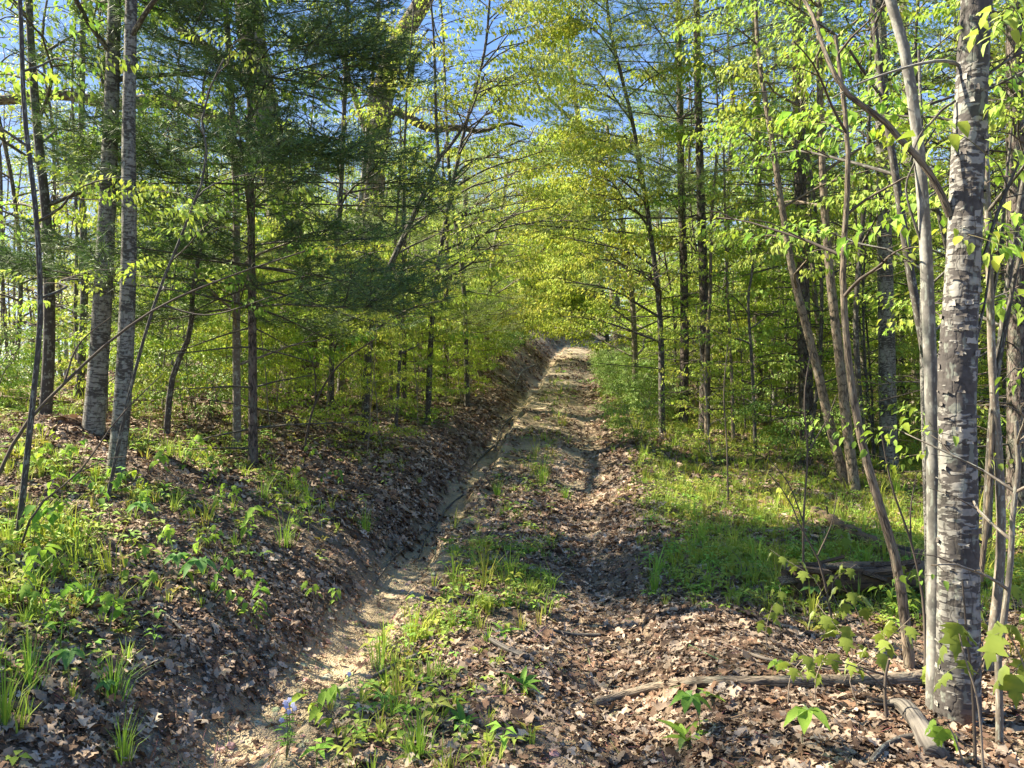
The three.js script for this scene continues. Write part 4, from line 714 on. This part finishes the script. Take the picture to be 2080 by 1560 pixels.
// ---------------------------------------------------------------- grass and herbs
function grassTuft(seed, n = 9, h = 0.12, w = 0.004, spread = 0.03, lean = 0.5) {
  const r = stream(seed), b = new GB();
  for (let k = 0; k < n; k++) {
    const a = r.r(0, 6.28), o = V(Math.cos(a), 0, Math.sin(a)).multiplyScalar(r() * spread), l = h * r.r(0.55, 1.15), ln = lean * r.r(0.2, 1.2), d = V(Math.cos(a), 0, Math.sin(a)), s = V(-Math.sin(a), 0, Math.cos(a)).multiplyScalar(w * r.r(0.7, 1.2));
    const q = (t, ss) => b.v(o.clone().addScaledVector(d, l * ln * t * t).add(V(0, l * (t - 0.35 * ln * t * t), 0)).addScaledVector(s, ss));
    const a0 = q(0, -1), a1 = q(0, 1), b0 = q(0.5, -0.85), b1 = q(0.5, 0.85), t = q(1, 0);
    b.tri(a0, a1, b0); b.tri(a1, b1, b0); b.tri(b0, b1, t);
  }
  return b.build();
}
function herb(seed, n, len, wid, h, tilt, droop = 0.4, fine = false) {
  const r = stream(seed), b = new GB(), a0 = r.r(0, 6);
  for (let k = 0; k < n; k++) { const a = a0 + k * 6.283 / n + r.r(-0.3, 0.3), t = tilt * r.r(0.6, 1.3); addLeaf(b, V(Math.cos(a) * 0.01, h * r.r(0.7, 1.1), Math.sin(a) * 0.01), V(Math.cos(a), t, Math.sin(a)), V(0, 1, 0), len * r.r(0.7, 1.15), len * wid, 0.25, droop, fine); }
  const s = [V(0, -0.01, 0), V(0.003, h * 0.6, 0), V(0, h, 0)]; const q = tube(s, () => 0.0018, 3);
  const g = b.build(); const m = mergeGeometries([g, (() => { const x = q.clone(); x.deleteAttribute('uv'); return x; })()]);
  return m;
}
const grassG = [1, 2, 3].map((k) => grassTuft(400 + k)), tallG = [1, 2].map((k) => grassTuft(410 + k, 12, 0.26, 0.0042, 0.05, 0.55));
const herbG = [herb(420, 3, 0.05, 0.7, 0.07, 0.3), herb(421, 5, 0.055, 0.42, 0.09, 0.35), herb(422, 7, 0.085, 0.26, 0.015, 0.9, 0.35), herb(423, 4, 0.045, 0.75, 0.05, 0.2), herb(424, 6, 0.06, 0.5, 0.12, 0.25)];
const GRASS = (r) => C(r.r(0.34, 0.5), r.r(0.44, 0.57), r.r(0.06, 0.1)), HERB = (r) => C(r.r(0.2, 0.38), r.r(0.31, 0.47), r.r(0.03, 0.065));
{
  const r = stream(33), g = thing('ground_cover', 'fresh grass and low herbs growing along the track', null, V(0, 0, 0)); g.userData = { label: 'fresh grass and low herbs growing along the track', kind: 'stuff' };
  const gl = grassG.map(() => []), tl = tallG.map(() => []), hl = herbG.map(() => []);
  for (let k = 0; k < 95000; k++) {
    const d = Math.exp(r.r(Math.log(2.0), Math.log(42))), x = r.r(-0.75 * d - 1, 0.75 * d + 1), z = -d, u = x - XC(d);
    if (d < 4.5 && r() < 0.5) continue;
    const gr = green(x, z), patch = fbm(x * 1.7, z * 1.7, 160, 3);
    if (r() > gr * ((u > 1.2 ? 0.7 : 0.25) + 1.3 * smooth(0.35, 0.62, patch))) continue;
    const s = r.r(0.6, 1.25) * (1 + 0.35 * smooth(8, 25, d)), right = u > 1.2 && d > 6;
    const m = new THREE.Matrix4().compose(onGround(x, z, -0.005), new THREE.Quaternion().setFromEuler(new THREE.Euler(r.g() * 0.12, r.r(0, 6.28), r.g() * 0.12)), V(s, s * r.r(0.75, 1.3), s));
    const t = r();
    if (t < (right ? 0.5 : 0.33)) gl[k % 3].push([m, GRASS(r)]); else if (t < (right ? 0.56 : 0.37)) tl[k % 2].push([m, GRASS(r)]); else hl[r.pick([0, 1, 1, 2, 3, 3, 4])].push([m, HERB(r)]);
  }
  gl.forEach((l, k) => swarm('grass', grassG[k], M.grass, l, g)); tl.forEach((l, k) => swarm('tall_grass', tallG[k], M.grass, l, g)); hl.forEach((l, k) => swarm('herbs', herbG[k], M.grass, l, g));
}
// ---------------------------------------------------------------- countable plants near the camera
const ovateG = [1, 2, 3].map((k) => { const b = new GB(), r = stream(500 + k); addLeaf(b, V(0, 0, 0), V(1, 0, 0), V(0, 1, 0), 1, r.r(0.5, 0.66), r.r(0.2, 0.4), r.r(0.15, 0.5), true); return b.build(); });
const mapleG = [1, 2, 3].map((k) => { const b = new GB(), r = stream(510 + k); lobed(b, V(0, 0, 0), V(1, 0, 0), V(0, 1, 0), 1, MAPLE, r.r(0.2, 0.5), r.r(-0.5, -0.1), 0.4); return b.build(); });
const lanceG = [1, 2].map((k) => { const b = new GB(), r = stream(520 + k); addLeaf(b, V(0, 0, 0), V(1, 0, 0), V(0, 1, 0), 1, r.r(0.2, 0.28), 0.25, r.r(0.2, 0.5), true); return b.build(); });
const greenM = [[0.36, 0.48, 0.05], [0.26, 0.42, 0.05], [0.17, 0.34, 0.045], [0.12, 0.26, 0.06], [0.24, 0.31, 0.045], [0.4, 0.46, 0.06]].map((c) => { const m = M.leaf.clone(); m.color = C(...c); return m; });
const put = (g, geo, m, p, yaw, pitch, roll, s, name = 'leaf') => { const o = part(name, geo, m, g); o.position.copy(p); o.rotation.set(roll, yaw, pitch, 'YZX'); o.scale.setScalar(s); return o; };
const PLANT = {
  maple(g, r, s, m) {                                                  // an upright seedling with drooping lobed leaves in pairs
    const h = 0.3 * s, q = curve([V(0, -0.03, 0), V(r.g() * 0.05 * s, h * 0.5, r.g() * 0.05 * s), V(r.g() * 0.12 * s, h, r.g() * 0.1 * s)], 8); part('stem', tube(q, (t) => 0.003 * (1 - 0.5 * t), 5), M.paleTwig, g);
    for (let k = 0; k < 7; k++) { const a = k * 1.7 + r.r(0, 1), p = q[Math.min(8, 4 + (k >> 1) + (k % 2))], e = p.clone().add(V(Math.cos(a) * 0.05 * s, 0.015, -Math.sin(a) * 0.05 * s)); part('stalk', tube([p, e], () => 0.0012, 3), M.stem, g); put(g, r.pick(mapleG), greenM[m ?? 4], e, a, -r.r(0.5, 1.1), r.g() * 0.3, r.r(0.055, 0.09) * Math.min(1.3, s)); }
  },
  ovate(g, r, s, m) {
    const h = 0.28 * s, a0 = r.r(0, 6), q = curve([V(0, -0.03, 0), V(Math.cos(a0) * 0.05 * s, h * 0.6, Math.sin(a0) * 0.05 * s), V(Math.cos(a0) * 0.2 * s, h, Math.sin(a0) * 0.2 * s)], 9); part('stem', tube(q, (t) => 0.0028 * (1 - 0.6 * t), 5), M.twig, g);
    for (let k = 0; k < 9; k++) put(g, r.pick(ovateG), greenM[m ?? r.pick([0, 0, 1, 1, 2])], q[Math.min(9, 3 + k)].clone().add(V(r.g(), r.g(), r.g()).multiplyScalar(0.012)), a0 * -1 + (k % 2 ? 1 : -1) * r.r(0.5, 1.3), -r.r(0.1, 0.7), r.g() * 0.4, r.r(0.055, 0.1) * Math.min(1.2, s));
  },
  rosette(g, r, s, m) { const n = 8; for (let k = 0; k < n; k++) put(g, r.pick(lanceG), greenM[m ?? 2], V(0, 0.005, 0), k * 6.283 / n + r.r(-0.3, 0.3), r.r(0.25, 0.9), r.g() * 0.2, r.r(0.1, 0.17) * s); },
  palmate(g, r, s, m) {
    const top = V(r.g() * 0.03, 0.16 * s, r.g() * 0.03); part('stem', tube(curve([V(0, -0.02, 0), V(0, 0.08 * s, 0), top], 5), () => 0.002, 4), M.stem, g);
    const n = 6; for (let k = 0; k < n; k++) put(g, r.pick(ovateG), greenM[m ?? 3], top, k * 6.283 / n + r.r(-0.2, 0.2), -r.r(0.0, 0.35), r.g() * 0.2, r.r(0.07, 0.11) * s);
  },
  grass(g, r, s) { part('blades', grassTuft(Math.floor(r() * 9999), 30, 0.3 * s, 0.0032, 0.09 * s, 0.7), greenM[r.pick([1, 2, 0])], g); part('inner_blades', grassTuft(Math.floor(r() * 9999), 14, 0.4 * s, 0.003, 0.05 * s, 0.35), greenM[1], g); },
  phlox(g, r, s) {
    const fm = new THREE.MeshPhysicalMaterial({ color: C(0.4, 0.42, 0.66), roughness: 0.8, transmission: 0.35, thickness: 0, side: THREE.DoubleSide });
    for (let k = 0; k < s; k++) {
      const e = V(r.g() * 0.05, r.r(0.16, 0.26), r.g() * 0.05); part('stem', tube(curve([V(0, -0.02, 0), e.clone().multiplyScalar(0.5).add(V(0.01, 0, 0)), e], 5), () => 0.0014, 3), M.stem, g);
      for (let j = 0; j < 4; j++) put(g, lanceG[0], greenM[2], e.clone().multiplyScalar(0.3 + 0.15 * j), r.r(0, 6), 0.3, 0, 0.04);
      const f = new GB(), ax = V(r.g() * 0.3, 0.5, 0.7).normalize(), s1 = V(1, 0, 0).cross(ax).normalize(), s2 = V().crossVectors(ax, s1);
      for (let j = 0; j < 5; j++) { const a = j * 1.2566; addLeaf(f, e, s1.clone().multiplyScalar(Math.cos(a)).addScaledVector(s2, Math.sin(a)), ax, 0.013, 0.011, 0.1, 0.1, true); }
      part('blossom', f.build(), fm, g);
    }
  },
};
let pseed = 0;
function plantAt(kind, px, py, label, s = 1, m, cat = 'plant', name, group) {
  const g = thing(name ?? { maple: 'maple_seedling', ovate: 'seedling', rosette: 'herb', palmate: 'herb', grass: 'grass_tuft', phlox: 'wildflower' }[kind], label, cat, G(px, py), group);
  PLANT[kind](g, stream(600 + 31 * ++pseed), s, m); g.rotation.y = 0; return g;
}
plantAt('grass', 1102, 985, 'tall bright grass clump in the middle of the track', 1.5, 0, 'grass tuft');
plantAt('grass', 742, 1082, 'bright grass tuft on the slope above the washed rut', 0.85, 0, 'grass tuft');
plantAt('grass', 578, 1110, 'thin grass tuft on the left bank beside green seedlings', 1.0, 0, 'grass tuft');
plantAt('grass', 230, 1420, 'tall thin grass tuft among dry leaves at lower left', 0.8, 0, 'grass tuft');
plantAt('grass', 60, 1400, 'dark grass tuft near the left bottom corner', 0.8, 0, 'grass tuft');
plantAt('grass', 8, 1480, 'bright grass tuft cut by the left edge at the bottom', 0.9, 0, 'grass tuft');
plantAt('grass', 250, 1545, 'grass tuft at the very bottom left of the frame', 0.6, 0, 'grass tuft');
plantAt('grass', 1010, 1010, 'low grass clump on the left rim of the middle strip', 0.9, 0, 'grass tuft');
plantAt('grass', 1150, 1015, 'low grass clump right of the tall grass clump', 0.7, 0, 'grass tuft');
plantAt('grass', 850, 1540, 'grass clump on the middle strip at the bottom edge', 0.75, 0, 'grass tuft');
plantAt('grass', 1330, 1210, 'lit grass clump on the right rim of the right rut', 0.7, 0, 'grass tuft');
plantAt('phlox', 580, 1545, 'cluster of pale blue wildflowers at the bottom by the clay rut', 7, 0, 'wildflower');
plantAt('phlox', 712, 1475, 'single pale blue wildflower on the middle strip', 1, 0, 'wildflower');
const herbs = [
  ['palmate', 398, 1215, 'dark green palmate herb on the leafy slope at left', 1.5], ['palmate', 350, 1190, 'second dark palmate herb just left of the larger one', 1.1], ['palmate', 140, 1395, 'bluish palmate herb near the left bottom corner', 1.0], ['palmate', 300, 1080, 'palmate herb at mid height of the left slope', 1.2], ['palmate', 215, 1440, 'small palmate herb beside the thin grass tuft', 0.7],
  ['rosette', 1395, 1510, 'lance leaved rosette right of the fallen stick', 1.0, 1], ['rosette', 1060, 1400, 'lance leaved rosette on the middle strip', 0.9], ['rosette', 940, 1480, 'dark rosette on the middle strip near the bottom', 0.9], ['rosette', 1020, 1290, 'green rosette beside the short branch on the strip', 0.8],
  ['palmate', 1630, 1525, 'five leaved green herb at the bottom right', 1.15, 1], ['palmate', 1420, 1500, 'leafy green herb left of the five leaved one', 1.1, 2], ['palmate', 1650, 1235, 'pale palmate herb beside the rotten log end', 0.9, 3], ['rosette', 1440, 1420, 'small upright herb behind the fallen stick', 0.8, 1], ['palmate', 1570, 1390, 'small green herb in front of the fallen stick', 0.7, 1],
  ['ovate', 640, 1480, 'leafy green plant at the bottom by the blue flowers', 0.9, 1], ['ovate', 690, 1520, 'broad leaved plant right of the blue flower cluster', 0.8, 0], ['ovate', 880, 1370, 'pale leaf sprig on the middle strip', 0.5, 0], ['ovate', 920, 1470, 'five leaflet sprig low on the middle strip', 0.55, 0],
];
for (const [k, x, y, l, s, m] of herbs) plantAt(k, x, y, l, s, m, 'herb');
const seedlings = [
  ['ovate', 60, 1140, 1.3], ['ovate', 140, 1190, 1.0], ['ovate', 30, 1250, 1.2], ['ovate', 80, 1310, 1.0], ['ovate', 170, 1110, 1.1], ['ovate', 250, 1020, 1.0], ['maple', 330, 990, 1.3], ['ovate', 200, 1040, 1.2], ['ovate', 250, 1180, 0.9], ['ovate', 310, 1150, 0.7], ['maple', 440, 1130, 0.9], ['ovate', 500, 1100, 1.2], ['ovate', 545, 1070, 1.0], ['maple', 480, 1040, 1.0], ['ovate', 100, 1060, 1.2], ['maple', 380, 940, 1.2], ['maple', 500, 930, 1.2], ['ovate', 560, 960, 1.1], ['maple', 640, 950, 1.1], ['ovate', 690, 990, 0.9], ['ovate', 610, 1010, 0.9], ['maple', 440, 990, 1.2], ['ovate', 130, 990, 1.3], ['ovate', 40, 985, 1.2],
];
const where = ['at the far left edge', 'between the birches and the left edge', 'below the two left birches', 'right of the left birches', 'on the slope above the washed rut'];
const r0 = stream(4), count = {}, nth = (k) => ORD[count[k] = (count[k] ?? -1) + 1] ?? 'last ';
{ const r = stream(808); for (let k = 0; k < 34; k++) seedlings.push([r.pick(['ovate', 'ovate', 'maple']), r.r(0, 700), 880 + 420 * Math.pow(r(), 0.8), r.r(0.7, 1.3)]); }
seedlings.sort((a, b) => a[1] - b[1]);
for (const [k, x, y, s] of seedlings) plantAt(k, x, y, `${nth(k + where[clamp(Math.floor(x / 145), 0, 4)])}${k === 'maple' ? 'maple seedling with drooping leaves' : 'oval leaved seedling'} ${where[clamp(Math.floor(x / 145), 0, 4)]}, counted from left`, s * 0.85, k === 'maple' ? 1 : r0.pick([1, 1, 2, 0]), 'seedling', null, 'seedlings ' + where[clamp(Math.floor(x / 145), 0, 4)]);
const mapleSpots = [[1640, 1260, 1.5], [1710, 1245, 1.2], [1600, 1290, 1.0], [1770, 1330, 1.4], [1700, 1400, 1.3], [1660, 1440, 1.0], [1800, 1400, 1.3], [1600, 1440, 1.0], [1750, 1440, 1.0], [1560, 1330, 0.9], [1840, 1250, 1.3], [1880, 1180, 1.2], [1500, 1180, 1.0], [1720, 1150, 1.2], [1980, 1330, 1.1], [2050, 1300, 1.4], [1900, 1440, 0.8], [1700, 1010, 1.2], [1600, 1040, 1.0], [1420, 960, 1.2], [1520, 930, 1.0], [1790, 1090, 1.3]];
mapleSpots.sort((a, b) => a[0] - b[0]);
for (const [x, y, s] of mapleSpots) plantAt('maple', x, y, nth(y > 1380 ? 'a' : y > 1200 ? 'b' : 'c') + 'limp leaved maple seedling from the left ' + (y > 1380 ? 'behind the driftwood stump' : y > 1200 ? 'in front of the rotten log' : 'around the sunny grass at right'), s, y > 1100 ? 4 : 5, 'seedling', null, 'maple seedlings ' + (y > 1380 ? 'behind the driftwood stump' : y > 1200 ? 'in front of the rotten log' : 'around the sunny grass at right'));
// near maple shoots with big lobed leaves at the right edge
function shoot(label, pts, d, leaves, size, m) {
  const q0 = pts.map(([x, y]) => P(x, y, d)), foot = onGround(q0[0].x, q0[0].z), g = thing('maple_shoot', label, 'maple shoot', foot), q = curve(q0.map((p, i) => (i ? p.sub(foot) : V(0, -0.03, 0))), 12), r = stream(700 + leaves.length * 7 + Math.round(d * 100));
  part('stem', tube(q, (t) => 0.006 * (1 - 0.6 * t), 6), M.paleTwig, g);
  for (const [x, y, a] of leaves) { const e = P(x, y, d + r.r(-0.08, 0.08)).sub(foot), near = q.reduce((b, p) => (p.distanceTo(e) < b.distanceTo(e) ? p : b), q[3]); part('stalk', tube([near, near.clone().lerp(e, 0.5).add(V(0, 0.012, 0)), e], () => 0.0013, 3), M.stem, g); put(g, r.pick(mapleG), greenM[m], e, a ?? r.r(0, 6.28), -r.r(0.6, 1.15), r.g() * 0.4, size * r.r(0.8, 1.2)); }
}
shoot('maple shoot with large pale leaves in front of the big birch', [[2000, 1540], [1985, 1420], [1958, 1330], [1945, 1270]], 2.75, [[1945, 1265, 1.2], [1915, 1310, 2.6], [1962, 1280, 0.2], [1940, 1275, 4.4], [1925, 1365, 3], [1958, 1340, 0.4]], 0.1, 4);
shoot('maple shoot with big green leaves at the right edge', [[2110, 1560], [2095, 1420], [2075, 1340], [2050, 1290]], 2.6, [[2030, 1265, 3], [2060, 1270, 0.3], [2040, 1350, 2.8], [2075, 1340, 0.6], [2020, 1290, 3.6], [2060, 1370, 4.2], [2090, 1260, 0]], 0.105, 4);
shoot('low maple shoot at the foot of the big birch', [[1965, 1560], [1940, 1500], [1925, 1470]], 2.9, [[1895, 1460, 3], [1915, 1480, 1.4], [1940, 1490, 0.3], [1905, 1475, 4.4]], 0.075, 1);

// ---------------------------------------------------------------- fallen wood
function log(name, label, cat, px, w, bark, { lift = 0.02, seg = 12, rough = 0.15, jag = 0, d } = {}) {
  const pts = px.map(([x, y, dd]) => (dd ? P(x, y, dd) : G(x, y))), o = pts[0].clone(), g = thing(name, label, cat, o);
  const r0 = w[0] / 2 / FPX * -pts[0].z, r1 = w[1] / 2 / FPX * -pts[pts.length - 1].z, q = curve(pts.map((p) => p.clone().sub(o).add(V(0, lift + r0 * 0.6, 0))), 40);
  part(name === 'branch' ? 'stick' : 'trunk', tube(q, (t) => lerp(r0, r1, t), seg, 0.8, 0.5, (t, u, l) => 1 + (fbm(u * 7, l * 6, 800 + w[0], 3, 7) - 0.5) * rough * 2 - (jag ? 0.5 * Math.exp(-t * 14) * noise(u * 9, 2, 5, 9) : 0)), bark, g);
  return { g, q, r0, r1 };
}
{
  const s = log('branch', 'long barkless fallen stick lying across the right side of the track', 'fallen branch', [[1208, 1442], [1260, 1425], [1330, 1408], [1420, 1398], [1550, 1398], [1700, 1400], [1800, 1395], [1885, 1388]], [14, 32], M.tan, { rough: 0.22 });
  part('side_twig', tube([s.q[28], s.q[28].clone().add(V(0.1, 0.08, 0.04))], (t) => 0.005 * (1 - 0.7 * t), 4), M.tan, s.g);
  const k = log('fallen_log', 'mossy brown fallen log sloping down from the sapling to the birches', 'fallen log', [[1655, 1052], [1700, 1078], [1760, 1112], [1830, 1140], [1900, 1155]], [24, 34], M.rot, { lift: 0.02, rough: 0.35, seg: 18 });
  part('stub', tube([k.q[8], k.q[8].clone().add(V(-0.05, 0.16, 0.05))], (t) => 0.02 * (1 - 0.6 * t), 6), M.rot, k.g);
  // the hollow rotten log: an outer shell open at the near end
  const a = G(1605, 1212), b = G(1890, 1200), o = a.clone(), g = thing('rotten_log', 'dark hollow rotten log end facing left under the fallen log', 'fallen log', o);
  const q = curve([V(0, 0.09, 0), b.clone().sub(a).multiplyScalar(0.5).add(V(0, 0.12, 0)), b.clone().sub(a).add(V(0, 0.1, 0))], 24);
  const shell = (inner) => tube(inner ? q.slice(0, 12) : q, () => (inner ? 0.09 : 0.125), 20, 0.6, 0.5, (t, u, l) => 1 + (fbm(u * 8, l * 7, 820, 3, 8) - 0.5) * 0.35 + (t < 0.06 ? (noise(u * 11, 3, 5, 11) - 0.5) * 0.3 : 0) - 0.25 * smooth(0.15, 0.3, Math.abs(u - 0.5)) * 0.6);
  part('bark_shell', shell(false), M.rot, g);
  const rr = stream(830), chip = new THREE.BoxGeometry(1, 1, 1, 3, 1, 1); for (let k2 = 0; k2 < 26; k2++) { const c = part('rotten_slab', chip, k2 % 3 ? M.rot : M.oak, g), i = Math.floor(rr.r(0, 20)); c.position.copy(q[i]).add(V(rr.g() * 0.06, rr.r(0.03, 0.16), rr.r(0.02, 0.15))); c.rotation.set(rr.g() * 0.5, rr.g() * 0.25, rr.g() * 0.2); c.scale.set(rr.r(0.1, 0.34), rr.r(0.012, 0.035), rr.r(0.03, 0.09)); }
  const w = log('driftwood_stump', 'weathered grey splintered stump end at the bottom right', 'dead stump', [[1795, 1462, 3.5], [1830, 1462, 3.4], [1865, 1500, 3.2], [1905, 1575, 2.95]], [22, 54], M.grey, { rough: 0.3, seg: 18, lift: 0.05 });
  part('side_branch', tube(curve([w.q[26], P(1930, 1508, 3.15).sub(w.g.position), P(1990, 1518, 3.2).sub(w.g.position), P(2090, 1530, 3.25).sub(w.g.position)], 12), (t) => 0.018 * (1 - 0.5 * t), 8), M.grey, w.g);
  for (let k3 = 0; k3 < 5; k3++) { const p = w.q[3 + k3]; part('splinter', tube([p, p.clone().add(V(-0.09 - 0.02 * k3, 0.01 + 0.015 * (k3 % 3), 0.02 * (k3 - 2)))], (t) => 0.012 * (1 - 0.85 * t), 5), M.grey, w.g); }
  log('branch', 'curved grey dead branch in front of the driftwood stump', 'fallen branch', [[1770, 1560], [1800, 1530], [1840, 1512], [1880, 1508]], [12, 12], M.dark, { rough: 0.1 });
  log('branch', 'short pale branch lying on the middle strip', 'fallen branch', [[996, 1308], [1030, 1330], [1072, 1346]], [9, 15], M.grey);
  log('branch', 'thin dark stick across the right rut', 'fallen branch', [[1120, 1288], [1160, 1296], [1220, 1300]], [6, 8], M.dark);
  log('branch', 'grey stick at the left rim of the middle strip', 'fallen branch', [[760, 1385], [800, 1362], [850, 1338]], [8, 9], M.grey);
  log('branch', 'thin brown stick lying on the left leafy slope', 'fallen branch', [[318, 1240], [370, 1290], [410, 1340], [425, 1400]], [5, 6], M.dark);
  log('branch', 'slender stick crossing the lower right litter', 'fallen branch', [[1490, 1325], [1560, 1350], [1650, 1365], [1800, 1380]], [6, 8], M.paleTwig);
  const f = log('fallen_log', 'broken fallen trunk with upturned end right of the track', 'fallen log', [[1310, 770, 18], [1350, 795, 18], [1400, 822, 18], [1440, 842, 18.2]], [16, 22], M.oak, {});
  const rt = stream(840); for (let k4 = 0; k4 < 22; k4++) { const p = f.q[30 + (k4 % 10)], a4 = rt.r(0, 6.28), l = rt.r(0.3, 0.9); part('root', tube(curve([p, p.clone().add(V(Math.cos(a4) * l * 0.5, rt.r(-0.1, 0.3), Math.sin(a4) * l * 0.5)), p.clone().add(V(Math.cos(a4) * l, rt.r(-0.4, 0.3), Math.sin(a4) * l))], 6), (t) => 0.02 * (1 - 0.8 * t), 4), M.dark, f.g); }
  log('fallen_log', 'long mossy log on the forest floor behind the grass patch', 'fallen log', [[1430, 840], [1500, 858], [1580, 868], [1640, 880]], [24, 16], M.oak, { lift: 0.05 });
  log('fallen_log', 'brown log lying on the left bank beside the dark trunk', 'fallen log', [[-30, 815], [60, 826], [140, 830]], [12, 10], M.rot, { lift: 0.05 });
  [[[980, 985], [940, 1010], [905, 1040], [880, 1085]], [[1010, 905], [980, 930], [950, 965]], [[1085, 745], [1060, 760], [1045, 790]], [[900, 1050], [870, 1090], [850, 1140]], [[820, 1120], [790, 1150], [760, 1195]], [[1040, 850], [1015, 880], [1005, 920]]].forEach((q, k) => log('exposed_root', ORD[k] + 'thin bared root on the cut slope above the left rut', 'root', q, [5, 3], M.dark, { rough: 0.2, seg: 6 }));
  log('fallen_log', 'thin dark log lying on the left bank rim beside the trail', 'fallen log', [[860, 768], [890, 765], [925, 758]], [9, 8], M.dark, { lift: 0.05 });
}

renderer.render(scene, camera);
